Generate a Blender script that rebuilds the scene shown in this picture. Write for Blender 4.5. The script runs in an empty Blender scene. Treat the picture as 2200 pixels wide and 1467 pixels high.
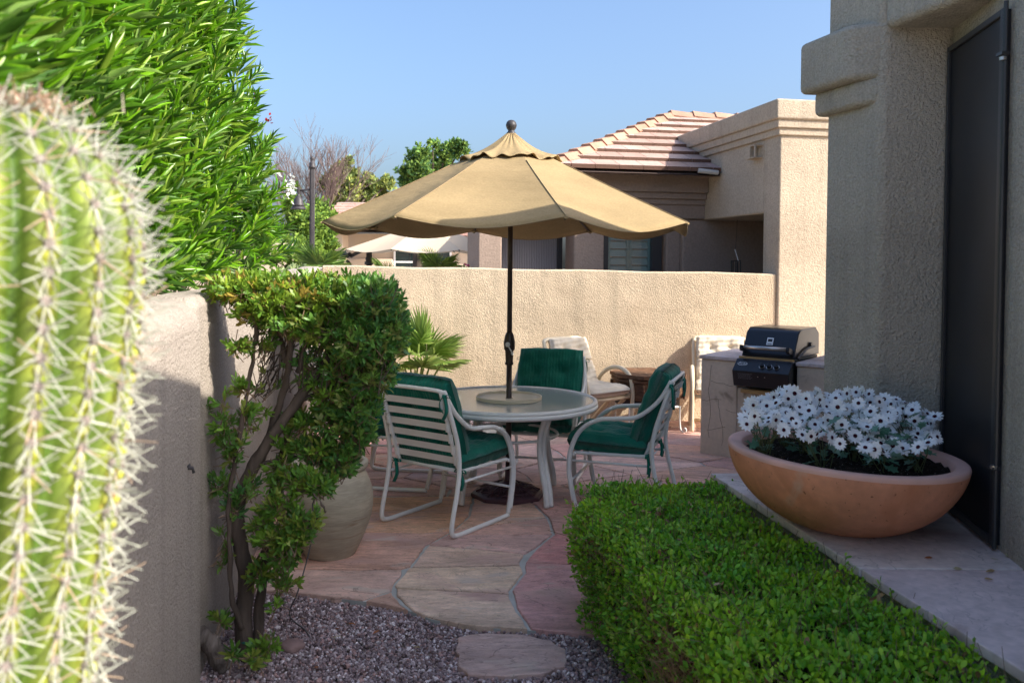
import bpy, bmesh, math, random
import numpy as np
from mathutils import Vector, Matrix, Quaternion
random.seed(7); rng = np.random.default_rng(11)
R = math.radians
sc = bpy.context.scene
C = sc.collection

# ---------------------------------------------------------------- camera, sky, sun, exposure
F, EYE, PITCH, ROLL, SHIFT = 1870.0, 1.70, R(1.4), R(0.5), -0.0568
cd = bpy.data.cameras.new('camera'); cam = bpy.data.objects.new('camera', cd); C.objects.link(cam)
cd.sensor_width = 36; cd.lens = 36*F/2200; cd.shift_y = SHIFT; cd.clip_start = .05; cd.clip_end = 2000
CR = Matrix.Rotation(R(90)-PITCH, 3, 'X') @ Matrix.Rotation(ROLL, 3, 'Z')
cam.matrix_world = Matrix.Translation((0,0,EYE)) @ CR.to_4x4()
cd.dof.use_dof = True; cd.dof.focus_distance = 6.0; cd.dof.aperture_fstop = 4.8
sc.camera = cam
SUN_EL, SUN_AZ = R(36), R(-23)                  # azimuth measured from +X
SD = Vector((math.cos(SUN_EL)*math.cos(SUN_AZ), math.cos(SUN_EL)*math.sin(SUN_AZ), math.sin(SUN_EL)))
w = bpy.data.worlds.new('World'); sc.world = w; w.use_nodes = True
nt = w.node_tree; sky = nt.nodes.new('ShaderNodeTexSky'); sky.sky_type = 'NISHITA'
sky.sun_disc = False; sky.sun_elevation = SUN_EL; sky.sun_rotation = math.atan2(SD.x, SD.y)
sky.air_density = 1.0; sky.dust_density = 5.0; sky.ozone_density = 5.2
nt.links.new(sky.outputs[0], nt.nodes['Background'].inputs[0]); nt.nodes['Background'].inputs[1].default_value = 0.118
sl = bpy.data.lights.new('sun', 'SUN'); sun = bpy.data.objects.new('sun', sl); C.objects.link(sun)
sl.energy = 3.1; sl.angle = R(.53); sl.color = (1, .93, .82)
sun.rotation_euler = SD.to_track_quat('Z', 'Y').to_euler()
sc.view_settings.view_transform = 'Standard'; sc.view_settings.look = 'None'
sc.view_settings.exposure = 1.42; sc.view_settings.gamma = 1

def ray(px, py):
    return CR @ Vector(((px-1100)/F, -(py-733.5)/F + SHIFT*2200/F, -1))
def P(px, py, d):                                # the point at world depth d (metres) seen at a pixel of the photo
    v = ray(px, py); t = d/v.y
    return Vector((v.x*t, d, EYE+v.z*t))
def G(px, py, z=0.0):                            # the point at height z
    v = ray(px, py); t = (z-EYE)/v.z
    return Vector((v.x*t, v.y*t, z))

# ---------------------------------------------------------------- object helpers
def tag(o, label=None, cat=None, group=None, kind=None):
    if label: o['label'] = label
    if cat: o['category'] = cat
    if group: o['group'] = group
    if kind: o['kind'] = kind
    return o
def thing(name, label, cat, loc=(0,0,0), rz=0, group=None):
    o = bpy.data.objects.new(name, None); C.objects.link(o)
    o.location = loc; o.rotation_euler = (0,0,rz); o.empty_display_size = .1
    return tag(o, label, cat, group)
def link_mesh(name, verts, faces, m, parent=None, cols=None, smooth=False, bevel=0, seg=2, ang=40, loc=None):
    me = bpy.data.meshes.new(name)
    if isinstance(verts, np.ndarray): verts = verts.tolist()
    me.from_pydata(verts, [], faces); me.validate(clean_customdata=False)
    if cols is not None:
        a = me.color_attributes.new('col', 'FLOAT_COLOR', 'POINT')
        cc = np.ones((len(me.vertices), 4), np.float32); cc[:, :3] = np.asarray(cols, np.float32)[:len(me.vertices)]
        a.data.foreach_set('color', cc.ravel())
    if smooth:
        me.polygons.foreach_set('use_smooth', [True]*len(me.polygons))
    for mm in (m if isinstance(m, (list, tuple)) else [m]): me.materials.append(mm)
    o = bpy.data.objects.new(name, me); C.objects.link(o)
    if parent: o.parent = parent
    if loc: o.location = loc
    if bevel:
        b = o.modifiers.new('bevel', 'BEVEL'); b.width = bevel; b.segments = seg; b.limit_method = 'ANGLE'; b.angle_limit = R(ang)
        me.polygons.foreach_set('use_smooth', [True]*len(me.polygons))
        b.harden_normals = False
        wn = o.modifiers.new('wn', 'WEIGHTED_NORMAL'); wn.keep_sharp = False
    return o
class MB:
    def __init__(s): s.v = []; s.f = []; s.c = []; s.cur = (1,1,1)
    def add(s, vs, fs, col=None):
        n = len(s.v); s.v += [tuple(v) for v in vs]; s.f += [tuple(i+n for i in f) for f in fs]
        s.c += [col or s.cur]*len(vs)
    def box(s, x0, x1, y0, y1, z0, z1, M=None, col=None):
        vs = [Vector((x,y,z)) for z in (z0,z1) for y in (y0,y1) for x in (x0,x1)]
        if M: vs = [M @ v for v in vs]
        s.add(vs, [(0,2,3,1),(4,5,7,6),(0,1,5,4),(2,6,7,3),(0,4,6,2),(1,3,7,5)], col)
    def prism(s, poly, z0, z1, col=None, M=None):
        a = sum(poly[i][0]*poly[(i+1)%len(poly)][1]-poly[(i+1)%len(poly)][0]*poly[i][1] for i in range(len(poly)))
        if a < 0: poly = poly[::-1]
        n = len(poly); vs = [Vector((p[0],p[1],z0)) for p in poly]+[Vector((p[0],p[1],z1)) for p in poly]
        if M: vs = [M @ v for v in vs]
        s.add(vs, [tuple(range(n))[::-1], tuple(range(n, 2*n))]+[(i,(i+1)%n,(i+1)%n+n,i+n) for i in range(n)], col)
    def tube(s, pts, r, seg=8, cap=True, closed=False, flat=1.0, col=None):
        pts = [Vector(p) for p in pts]; n = len(pts)
        rs = r if isinstance(r, (list, tuple)) else [r]*n
        up = None; vs = []
        for i in range(n):
            if closed: t = pts[(i+1)%n]-pts[i-1]
            else: t = pts[min(i+1,n-1)]-pts[max(i-1,0)]
            if t.length < 1e-9: t = Vector((0,0,1))
            t.normalize()
            if up is None:
                up = Vector((0,0,1)) if abs(t.z) < .9 else Vector((1,0,0))
            a = t.cross(up)
            if a.length < 1e-4: a = t.cross(Vector((1,.1,0)))
            a.normalize(); b = a.cross(t).normalized(); up = b
            for k in range(seg):
                q = 2*math.pi*k/seg
                vs.append(pts[i]+a*math.cos(q)*rs[i]+b*math.sin(q)*rs[i]*flat)
        fs = []
        m = n if closed else n-1
        for i in range(m):
            j = (i+1)%n
            for k in range(seg):
                l = (k+1)%seg
                fs.append((i*seg+k, i*seg+l, j*seg+l, j*seg+k))
        if cap and not closed:
            fs.append(tuple(range(seg))[::-1]); fs.append(tuple((n-1)*seg+k for k in range(seg)))
        s.add(vs, fs, col)
    def lathe(s, prof, seg=32, c=(0,0,0), col=None, M=None, cap=False):
        n = len(prof); vs = []
        for k in range(seg):
            q = 2*math.pi*k/seg
            for r, z in prof:
                v = Vector((c[0]+r*math.cos(q), c[1]+r*math.sin(q), c[2]+z)); vs.append(M @ v if M else v)
        fs = []
        for k in range(seg):
            l = (k+1)%seg
            for i in range(n-1):
                fs.append((k*n+i, l*n+i, l*n+i+1, k*n+i+1))
        if cap and prof[0][0] > 1e-6: fs.append(tuple(k*n for k in range(seg))[::-1])
        if cap and prof[-1][0] > 1e-6: fs.append(tuple(k*n+n-1 for k in range(seg)))
        s.add(vs, fs, col)
    def build(s, name, m, parent=None, **k):
        uc = any(c != (1,1,1) for c in s.c)
        return link_mesh(name, s.v, s.f, m, parent, cols=s.c if uc else None, **k)
def spline(pts, n=6, closed=False):
    pts = [Vector(p) for p in pts]; out = []; L = len(pts)
    rng_ = range(L) if closed else range(L-1)
    for i in rng_:
        if closed: p0,p1,p2,p3 = pts[i-1],pts[i],pts[(i+1)%L],pts[(i+2)%L]
        else: p0,p1,p2,p3 = pts[max(i-1,0)],pts[i],pts[i+1],pts[min(i+2,L-1)]
        for k in range(n):
            t = k/n
            out.append(.5*((2*p1)+(-p0+p2)*t+(2*p0-5*p1+4*p2-p3)*t*t+(-p0+3*p1-3*p2+p3)*t**3))
    if not closed: out.append(pts[-1])
    return out
def dup(root, loc, rz, label=None, group=None):
    r = root.copy(); C.objects.link(r); r.location = loc; r.rotation_euler = (0,0,rz)
    if label: r['label'] = label
    if group: r['group'] = group
    for ch in list(root.children):
        c = ch.copy(); C.objects.link(c); c.parent = r
        for g in list(ch.children):
            d = g.copy(); C.objects.link(d); d.parent = c
    return r

# ---------------------------------------------------------------- materials
def mat(name, col, rough=.8, spec=.3, metal=0, attr=False, var=None, spots=None, bump=None, extra=None, trans=0, coat=0, sheen=0, stretch=(1,1,1), streak=0, clefts=()):
    """var: list of (scale, amount, detail) multiplying the colour; bump: list of (kind, scale, strength, distance)"""
    m = bpy.data.materials.new(name); m.use_nodes = True; t = m.node_tree; N = t.nodes; L = t.links
    b = N['Principled BSDF']; out = N['Material Output']
    b.inputs['Roughness'].default_value = rough; b.inputs['Specular IOR Level'].default_value = spec
    b.inputs['Metallic'].default_value = metal; b.inputs['Coat Weight'].default_value = coat
    b.inputs['Sheen Weight'].default_value = sheen
    tc = N.new('ShaderNodeTexCoord'); mp = N.new('ShaderNodeMapping'); mp.inputs['Scale'].default_value = stretch
    L.new(tc.outputs['Object'], mp.inputs[0]); co = mp.outputs[0]
    if attr:
        a = N.new('ShaderNodeAttribute'); a.attribute_name = 'col'; cur = a.outputs['Color']
    else:
        rgb = N.new('ShaderNodeRGB'); rgb.outputs[0].default_value = (*col, 1); cur = rgb.outputs[0]
    def noise(s, d=4, dist=0):
        n = N.new('ShaderNodeTexNoise'); n.inputs['Scale'].default_value = s; n.inputs['Detail'].default_value = d
        n.inputs['Distortion'].default_value = dist; L.new(co, n.inputs['Vector']); return n.outputs['Fac']
    def mr(x, a0, a1, b0, b1):
        r = N.new('ShaderNodeMapRange'); L.new(x, r.inputs[0])
        for i, v in enumerate((a0,a1,b0,b1)): r.inputs[i+1].default_value = v
        return r.outputs[0]
    for v in var or []:
        f = mr(noise(v[0], v[2] if len(v) > 2 else 4), .3, .7, 1-v[1], 1+v[1])
        mx = N.new('ShaderNodeVectorMath'); mx.operation = 'SCALE'; L.new(cur, mx.inputs[0]); L.new(f, mx.inputs['Scale']); cur = mx.outputs[0]
    for (s, lo, hi, c2) in spots or []:            # patches of another colour (stains, wear)
        f = mr(noise(s, 5, .6), lo, hi, 0, 1)
        mx = N.new('ShaderNodeMix'); mx.data_type = 'RGBA'; L.new(f, mx.inputs[0]); L.new(cur, mx.inputs[6]); mx.inputs[7].default_value = (*c2, 1); cur = mx.outputs[2]
    for (s, k, wd) in clefts:                       # thin darker lines along the fine breaks of split stone
        x = noise(s, 6, .9); a1 = N.new('ShaderNodeMath'); a1.operation = 'MULTIPLY'; L.new(x, a1.inputs[0]); a1.inputs[1].default_value = 14
        a2 = N.new('ShaderNodeMath'); a2.operation = 'FRACT'; L.new(a1.outputs[0], a2.inputs[0])
        gate = mr(noise(s*2.3, 2), .48, .56, 0, 1)
        f = mr(a2.outputs[0], 0, wd, k, 0); g1_ = N.new('ShaderNodeMath'); g1_.operation = 'MULTIPLY'; L.new(f, g1_.inputs[0]); L.new(gate, g1_.inputs[1])
        g2_ = N.new('ShaderNodeMath'); g2_.operation = 'SUBTRACT'; g2_.inputs[0].default_value = 1; L.new(g1_.outputs[0], g2_.inputs[1])
        mx = N.new('ShaderNodeVectorMath'); mx.operation = 'SCALE'; L.new(cur, mx.inputs[0]); L.new(g2_.outputs[0], mx.inputs['Scale']); cur = mx.outputs[0]
    if streak:                                     # rain streaks and dust on old stucco
        for sc3, lo, hi, k in (((9,9,.35),.50,.72,streak), ((.9,.9,2.5),.45,.7,streak*.8)):
            m2 = N.new('ShaderNodeMapping'); m2.inputs['Scale'].default_value = sc3; L.new(tc.outputs['Object'], m2.inputs[0])
            n2_ = N.new('ShaderNodeTexNoise'); n2_.inputs['Scale'].default_value = 1; n2_.inputs['Detail'].default_value = 6; n2_.inputs['Distortion'].default_value = .5; L.new(m2.outputs[0], n2_.inputs['Vector'])
            f = mr(n2_.outputs['Fac'], lo, hi, 1, 1-k); mx = N.new('ShaderNodeVectorMath'); mx.operation = 'SCALE'; L.new(cur, mx.inputs[0]); L.new(f, mx.inputs['Scale']); cur = mx.outputs[0]
    L.new(cur, b.inputs['Base Color'])
    nrm = None
    for (kind, s, st, di) in bump or []:
        if kind == 'noise': h = noise(s, 3)
        elif kind == 'fine': h = noise(s, 1)
        elif kind == 'voro':
            n = N.new('ShaderNodeTexVoronoi'); n.inputs['Scale'].default_value = s; L.new(co, n.inputs['Vector']); h = n.outputs['Distance']
        elif kind == 'cleft':
            x = noise(s, 7, .8); a1 = N.new('ShaderNodeMath'); a1.operation = 'MULTIPLY'; L.new(x, a1.inputs[0]); a1.inputs[1].default_value = 14
            a2 = N.new('ShaderNodeMath'); a2.operation = 'FLOOR'; L.new(a1.outputs[0], a2.inputs[0])
            a3 = N.new('ShaderNodeMath'); a3.operation = 'MULTIPLY_ADD'; L.new(a1.outputs[0], a3.inputs[0]); a3.inputs[1].default_value = .25; L.new(a2.outputs[0], a3.inputs[2])
            h = a3.outputs[0]
        elif kind == 'wave':
            n = N.new('ShaderNodeTexWave'); n.inputs['Scale'].default_value = s; n.inputs['Distortion'].default_value = 1.5; n.inputs['Detail'].default_value = 2
            L.new(co, n.inputs['Vector']); h = n.outputs['Fac']
        bm = N.new('ShaderNodeBump'); bm.inputs['Strength'].default_value = st; bm.inputs['Distance'].default_value = di
        L.new(h, bm.inputs['Height'])
        if nrm: L.new(nrm, bm.inputs['Normal'])
        nrm = bm.outputs[0]
    if nrm: L.new(nrm, b.inputs['Normal'])
    if trans:
        tr = N.new('ShaderNodeBsdfTranslucent'); mx = N.new('ShaderNodeMixShader'); mx.inputs[0].default_value = trans
        L.new(cur, tr.inputs[0])
        if nrm: L.new(nrm, tr.inputs['Normal'])
        L.new(b.outputs[0], mx.inputs[1]); L.new(tr.outputs[0], mx.inputs[2]); L.new(mx.outputs[0], out.inputs[0])
    return m
M = {}
ST = [('noise', 4, .4, .04), ('noise', 75, .9, .010), ('voro', 170, .5, .005)]
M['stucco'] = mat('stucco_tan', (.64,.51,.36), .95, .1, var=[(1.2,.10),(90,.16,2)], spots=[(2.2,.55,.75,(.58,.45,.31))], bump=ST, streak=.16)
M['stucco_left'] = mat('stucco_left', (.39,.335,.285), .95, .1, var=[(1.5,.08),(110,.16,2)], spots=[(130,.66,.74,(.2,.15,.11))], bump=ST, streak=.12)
M['stucco_house'] = mat('stucco_house', (.47,.42,.345), .95, .1, var=[(1.5,.08),(100,.14,2)], bump=[('noise', 4, .35, .04), ('noise', 60, 1, .014), ('voro', 140, .6, .007)], streak=.16)
M['stucco_far'] = mat('stucco_far', (.46,.375,.28), .95, .1, var=[(1.,.08),(40,.12,2)], bump=[('noise', 60, .8, .010), ('voro', 150, .4, .005)], streak=.12)
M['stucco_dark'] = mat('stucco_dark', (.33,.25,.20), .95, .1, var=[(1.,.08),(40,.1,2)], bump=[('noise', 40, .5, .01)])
M['stucco_pale'] = mat('stucco_pale', (.62,.50,.38), .95, .1, var=[(1.,.06)], bump=[('noise', 30, .4, .01)])
M['island'] = mat('island_render', (.66,.54,.42), .9, .15, var=[(3,.12),(30,.06)], spots=[(5,.62,.75,(.22,.16,.11))], bump=[('noise', 9, .3, .02), ('noise', 60, .4, .004)])
M['stone'] = mat('flagstone', (.4,.3,.25), .75, .3, attr=True, clefts=[(1.1,.5,.10),(2.6,.4,.12)], var=[(2.2,.22,5),(14,.16),(70,.12)], spots=[(1.6,.52,.70,(.56,.36,.31)),(3.1,.60,.72,(.62,.50,.42))], stretch=(1,2.2,1), bump=[('cleft', 1.1, 1, .022), ('cleft', 3.2, .8, .008), ('noise', 9, .4, .012), ('noise', 45, .5, .004)])
M['grout'] = mat('grout', (.46,.46,.43), .95, .1, var=[(8,.15)], bump=[('noise', 80, .5, .004)])
M['slab'] = mat('sandstone_slab', (.68,.56,.52), .75, .3, attr=True, clefts=[(1.6,.4,.10)], var=[(3,.18,5),(30,.12)], spots=[(2.5,.55,.72,(.36,.23,.20))], bump=[('cleft', 2.0, .6, .004), ('noise', 60, .5, .003)])
M['earth'] = mat('earth', (.23,.17,.14), .95, .1, var=[(4,.2),(60,.25)], bump=[('noise', 50, .8, .01)])
M['desert'] = mat('desert_ground', (.56,.48,.39), .95, .1, var=[(.6,.15),(20,.1)], bump=[('noise', 12, .5, .02)])
M['pebble'] = mat('pebbles', (.3,.25,.25), .85, .25, attr=True, var=[(120,.2,2)])
def leafmat(name, trans=.35, rough=.45, spec=.45):
    return mat(name, (0,0,0), rough, spec, attr=True, trans=trans)
M['leaf'] = leafmat('leaf'); M['leaf_glossy'] = leafmat('leaf_glossy', .42, .3, .6)
M['leaf_far'] = leafmat('leaf_far', .3, .7, .2)
M['bark'] = mat('bark', (.10,.075,.06), .9, .2, var=[(20,.3)], bump=[('noise', 40, .9, .01)], stretch=(1,1,.25))
M['twig'] = mat('twig', (.22,.15,.10), .9, .1)
M['white_metal'] = mat('white_powder_coat', (.82,.80,.74), .38, .45, var=[(6,.06)], bump=[('noise', 90, .08, .002)])
M['pvc'] = mat('cream_pvc', (.74,.63,.44), .35, .45, var=[(5,.05)])
M['green_cloth'] = mat('green_cloth', (.003,.15,.10), .72, .25, var=[(4,.18),(2.5,.12)], sheen=.15, bump=[('wave', 5, .35, .006), ('noise', 14, .5, .02), ('fine', 260, .3, .002)], stretch=(2.5,1,1))
M['cream_cloth'] = mat('cream_cloth', (.66,.57,.44), .9, .1, var=[(4,.10)], bump=[('noise', 6, .3, .02)])
M['canvas'] = mat('umbrella_canvas', (.375,.275,.145), .85, .12, var=[(2.5,.10),(70,.10,2)], stretch=(1,1,3), bump=[('noise', 4, .5, .03), ('fine', 300, .25, .001)], trans=.16)
M['canvas_pale'] = mat('pale_canvas', (.66,.54,.40), .85, .1, bump=[('noise', 5, .2, .02)], trans=.2)
M['bronze'] = mat('bronze_metal', (.055,.038,.030), .38, .5, metal=.3, var=[(20,.2)])
M['black_metal'] = mat('black_metal', (.018,.018,.020), .35, .5)
M['black_gloss'] = mat('black_enamel', (.008,.009,.013), .32, .45, coat=.2, bump=[('noise', 3, .05, .02)])
M['lamp_metal'] = mat('lamp_metal', (.045,.04,.042), .5, .4, var=[(8,.2)])
M['steel'] = mat('steel', (.55,.5,.46), .3, .5, metal=.9)
M['iron_stand'] = mat('cast_stand', (.10,.045,.05), .45, .45, var=[(12,.25)], bump=[('noise', 70, .3, .004)])
M['terracotta'] = mat('terracotta', (.66,.285,.165), .8, .25, var=[(4,.16),(30,.08)], spots=[(62,.665,.71,(.20,.08,.045)),(3.2,.50,.70,(.54,.21,.105)),(5,.66,.76,(.64,.38,.27))], bump=[('noise', 26, .35, .006), ('noise', 140, .3, .002)])
M['rim'] = mat('terracotta_rim', (.72,.42,.34), .8, .25, var=[(6,.12)], bump=[('noise', 60, .3, .003)])
M['glaze'] = mat('stoneware', (.40,.35,.26), .55, .4, var=[(3,.2),(20,.1)], spots=[(4,.58,.72,(.24,.15,.085))], bump=[('noise', 8, .35, .01)], stretch=(1,1,6))
M['soil'] = mat('potting_soil', (.022,.016,.012), .95, .1, var=[(60,.4)], spots=[(160,.66,.70,(.5,.48,.44))], bump=[('noise', 90, 1, .02)])
M['petal'] = mat('white_petal', (.95,.95,.95), .6, .2, trans=.2, attr=False)
M['eye'] = mat('flower_centre', (.06,.012,.02), .9, .1, bump=[('voro', 900, .8, .002)])
M['screen'] = mat('screen_mesh', (.017,.018,.022), .45, .4, var=[(3,.3),(1.2,.3)], bump=[('fine', 600, .3, .001)])
M['dark_frame'] = mat('dark_frame', (.035,.035,.037), .4, .5)
M['tile'] = mat('roof_tile', (.4,.22,.17), .8, .2, attr=True, var=[(5,.12),(40,.08)], bump=[('noise', 30, .4, .004)])
M['glass_dark'] = mat('window_glass', (.04,.06,.06), .08, .6, coat=.5)
M['shutter'] = mat('window_shutter', (.10,.20,.19), .4, .4)
M['blind'] = mat('vertical_blind', (.33,.31,.32), .6, .3, bump=[('wave', 14, .6, .02)])
M['wood'] = mat('weathered_wood', (.13,.065,.035), .75, .3, var=[(8,.35),(40,.2)], spots=[(12,.6,.7,(.30,.20,.12))], stretch=(1,1,7), bump=[('noise', 22, .8, .01)])
M['plank'] = mat('timber', (.55,.35,.16), .7, .3, var=[(12,.15)], stretch=(1,6,6))
M['log'] = mat('dead_wood', (.15,.125,.11), .9, .1, var=[(10,.35)], stretch=(4,1,1), bump=[('noise', 25, .9, .015)])
M['tape'] = mat('green_tape', (.01,.09,.075), .5, .4)
M['cactus'] = mat('cactus_skin', (.25,.42,.045), .5, .4, attr=True, var=[(12,.15),(3,.12)], spots=[(9,.70,.74,(.30,.15,.07))], bump=[('noise', 40, .3, .004)])
M['spine'] = mat('cactus_spine', (.78,.76,.68), .5, .4, attr=True)
M['areole'] = mat('cactus_areole', (.23,.19,.17), .95, .1)
M['rope'] = mat('irrigation_line', (.10,.09,.09), .6, .3)
M['rock'] = mat('boulder', (.26,.17,.155), .9, .2, var=[(14,.2)], bump=[('noise', 20, .6, .01)])
M['pink'] = mat('pink_bract', (.65,.03,.16), .6, .2, trans=.3)
M['white_paint'] = mat('white_paint', (.85,.85,.85), .5, .4)
M['downspout'] = mat('pale_metal', (.5,.48,.44), .4, .5)
gm = bpy.data.materials.new('frosted_glass'); gm.use_nodes = True; M['glass'] = gm
_N = gm.node_tree.nodes; _L = gm.node_tree.links; _b = _N['Principled BSDF']
_b.inputs['Base Color'].default_value = (.62,.66,.62,1); _b.inputs['Roughness'].default_value = .14
_b.inputs['Transmission Weight'].default_value = .45; _b.inputs['IOR'].default_value = 1.5
_n = _N.new('ShaderNodeTexVoronoi'); _n.inputs['Scale'].default_value = 90; _t = _N.new('ShaderNodeTexCoord'); _L.new(_t.outputs['Object'], _n.inputs['Vector'])
_u = _N.new('ShaderNodeBump'); _u.inputs['Strength'].default_value = .35; _u.inputs['Distance'].default_value = .002; _L.new(_n.outputs['Distance'], _u.inputs['Height']); _L.new(_u.outputs[0], _b.inputs['Normal'])

# ---------------------------------------------------------------- leaves (vectorised)
T_LANCE = (np.array([[0,0,0],[-.5,.3,.10],[0,.3,0],[.5,.3,.10],[-.42,.68,.05],[0,.68,-.04],[.42,.68,.05],[0,1,-.12]]),
           [(0,3,2),(0,2,1),(2,3,6,5),(1,2,5,4),(5,6,7),(4,5,7)])
T_OVAL = (np.array([[0,0,0],[-.42,.35,.06],[.42,.35,.06],[-.46,.72,.05],[.46,.72,.05],[0,1,-.03]]), [(0,2,1),(1,2,4,3),(3,4,5)])
T_QUAD = (np.array([[-.5,0,0],[.5,0,0],[.35,1,.1],[-.35,1,.1]]), [(0,1,2,3)])
def unit(a): return a/np.maximum(np.linalg.norm(a, axis=1, keepdims=True), 1e-9)
def leaves(name, pos, axis, length, width, cols, tmpl, m, parent=None, smooth=False, up=None, curl=1.0):
    V, Fc = tmpl; N = len(pos); a = unit(np.asarray(axis, float))
    r = rng.normal(size=(N,3)) if up is None else np.asarray(up, float)+rng.normal(size=(N,3))*.45
    s = unit(np.cross(a, r)); n = np.cross(s, a)
    L = np.asarray(length, float).reshape(-1,1,1)*np.ones((N,1,1)); W = np.asarray(width, float).reshape(-1,1,1)*np.ones((N,1,1))
    vs = pos[:,None,:] + a[:,None,:]*V[None,:,1:2]*L + s[:,None,:]*V[None,:,0:1]*W + n[:,None,:]*V[None,:,2:3]*L*curl
    k = len(V); vs = vs.reshape(-1,3)
    nf = len(Fc); sizes = np.array([len(f) for f in Fc]); flat = np.concatenate([np.array(f) for f in Fc])
    idx = (flat[None,:]+(np.arange(N)*k)[:,None]).ravel()
    tot = np.tile(sizes, N); start = np.concatenate([[0], np.cumsum(tot)[:-1]])
    me = bpy.data.meshes.new(name); me.vertices.add(len(vs)); me.vertices.foreach_set('co', vs.ravel())
    me.loops.add(len(idx)); me.loops.foreach_set('vertex_index', idx.astype(np.int32))
    me.polygons.add(len(tot)); me.polygons.foreach_set('loop_start', start.astype(np.int32))
    try: me.polygons.foreach_set('loop_total', tot.astype(np.int32))
    except Exception: pass
    if smooth: me.polygons.foreach_set('use_smooth', np.ones(len(tot), bool))
    me.update(calc_edges=True)
    c = np.ones((N,k,4), np.float32); c[:,:,:3] = np.asarray(cols, np.float32)[:,None,:]
    at = me.color_attributes.new('col', 'FLOAT_COLOR', 'POINT'); at.data.foreach_set('color', c.ravel())
    me.materials.append(m); o = bpy.data.objects.new(name, me); C.objects.link(o)
    if parent: o.parent = parent
    return o
def sticks(name, p0, p1, r0, r1, m, parent=None, col=None, seg=3):
    p0 = np.asarray(p0, float); p1 = np.asarray(p1, float); N = len(p0); a = unit(p1-p0); r = rng.normal(size=(N,3))
    s = unit(np.cross(a, r)); n = np.cross(s, a); r0 = np.asarray(r0)*np.ones(N); r1 = np.asarray(r1)*np.ones(N)
    vs = []
    for e, rr in ((p0, r0), (p1, r1)):
        for k in range(seg):
            q = 2*math.pi*k/seg; vs.append(e+(s*math.cos(q)+n*math.sin(q))*rr[:,None])
    vs = np.stack(vs, 1).reshape(-1,3)
    tf = [(k,(k+1)%seg,(k+1)%seg+seg,k+seg) for k in range(seg)]+[tuple(range(seg,2*seg))]
    fs = [tuple(i+b for i in f) for b in range(0, N*2*seg, 2*seg) for f in tf]
    cols = None if col is None else np.repeat(np.asarray(col), 2*seg, axis=0)
    return link_mesh(name, vs, fs, m, parent, cols=cols)
def pick(pal, n, jit=.12):
    pal = np.array([p[:3] for p in pal]); i = rng.integers(0, len(pal), n)
    return np.clip(pal[i]*(1+rng.normal(size=(n,1))*jit), .002, .95)
def rand_dirs(n, up=0.0):
    d = rng.normal(size=(n,3)); d = unit(d); d[:,2] += up; return unit(d)

# ================================================================ SETTING: ground, gravel, flagstone patio
g = MB(); g.box(-120, 120, -20, 220, -.6, -.055); tag(g.build('ground', M['desert']), kind='structure')
g = MB(); g.box(-1.6, 1.6, .4, 5.6, -.05, -.035); tag(g.build('garden_bed', M['earth']), kind='structure')

def lerp(a, b, t): return tuple(a[i]+(b[i]-a[i])*t for i in range(len(a)))
edge_px = [(560,1270),(620,1272),(700,1281),(780,1290),(830,1298),(884,1312),(925,1328),(1000,1343),(1068,1348),(1139,1352),(1180,1356),(1260,1362),(1400,1366)]
J1 = [(1019,1066),(1012,1090),(1008,1109),(973,1140),(918,1171),(884,1216),(866,1236),(846,1257),(849,1278),(866,1297),(884,1312),(925,1328)]
J2 = [(1120,1066),(1150,1085),(1177,1112),(1189,1147),(1165,1166),(1150,1178),(1129,1196),(1119,1209),(1126,1230),(1112,1248),(1098,1268),(1100,1285),(1106,1303),(1122,1325),(1139,1352)]
CLAY, PINK, TAN, RED, BUFF = (.44,.26,.165), (.42,.25,.22), (.44,.31,.24), (.36,.17,.155), (.42,.30,.24)
stones = [  # polygons in photo pixels on the ground
    ([(400,1070),(1019,1066),(1012,1090),(1008,1109),(973,1140),(900,1145),(780,1143),(560,1140),(380,1150)], CLAY),
    ([(380,1150),(560,1140),(780,1143),(900,1145),(973,1140),(918,1171),(884,1216),(866,1222),(780,1224),(560,1222),(370,1230)], (.40,.24,.18)),
    ([(370,1230),(560,1222),(780,1224),(866,1222),(866,1236),(846,1257),(846,1268),(800,1282),(780,1290),(700,1281),(620,1272),(560,1270),(360,1275)], (.40,.27,.22)),
    ([(846,1268),(849,1278),(866,1297),(884,1312),(830,1298),(780,1290),(800,1282)], (.38,.24,.18)),
    ([(1019,1066),(1120,1066),(1150,1085),(1177,1112),(1100,1122),(1025,1132),(990,1136),(973,1140),(1008,1109),(1012,1090)], (.44,.28,.20)),
    ([(973,1140),(990,1136),(1025,1132),(1100,1122),(1177,1112),(1189,1147),(1110,1149),(1018,1148),(955,1151)], (.44,.27,.22)),
    ([(955,1151),(1018,1148),(1110,1149),(1189,1147),(1165,1166),(1150,1178),(1129,1190),(1030,1180),(918,1171)], (.42,.27,.235)),
    ([(918,1171),(1030,1180),(1129,1190),(1119,1209),(1122,1214),(1000,1217),(877,1219),(884,1216)], TAN),
    ([(877,1219),(1000,1217),(1122,1214),(1126,1230),(1112,1248),(1098,1268),(1098,1276),(1000,1270),(866,1264),(850,1263),(846,1257)], (.46,.34,.25)),
    ([(850,1263),(866,1264),(1000,1270),(1098,1276),(1100,1285),(1106,1303),(1122,1325),(1139,1352),(1068,1348),(1000,1343),(925,1328),(884,1312),(866,1297),(849,1278)], (.45,.33,.25)),
    ([(1120,1066),(1330,1066),(1340,1150),(1189,1147),(1177,1112),(1150,1085)], (.42,.24,.20)),
    ([(1189,1147),(1340,1150),(1345,1215),(1126,1209),(1150,1178),(1165,1166)], RED),
    ([(1126,1209),(1345,1215),(1400,1366),(1260,1362),(1180,1356),(1139,1352),(1122,1325),(1106,1303),(1098,1268),(1112,1248),(1126,1230)], (.38,.21,.195)),
]
rp = random.Random(5)
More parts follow.
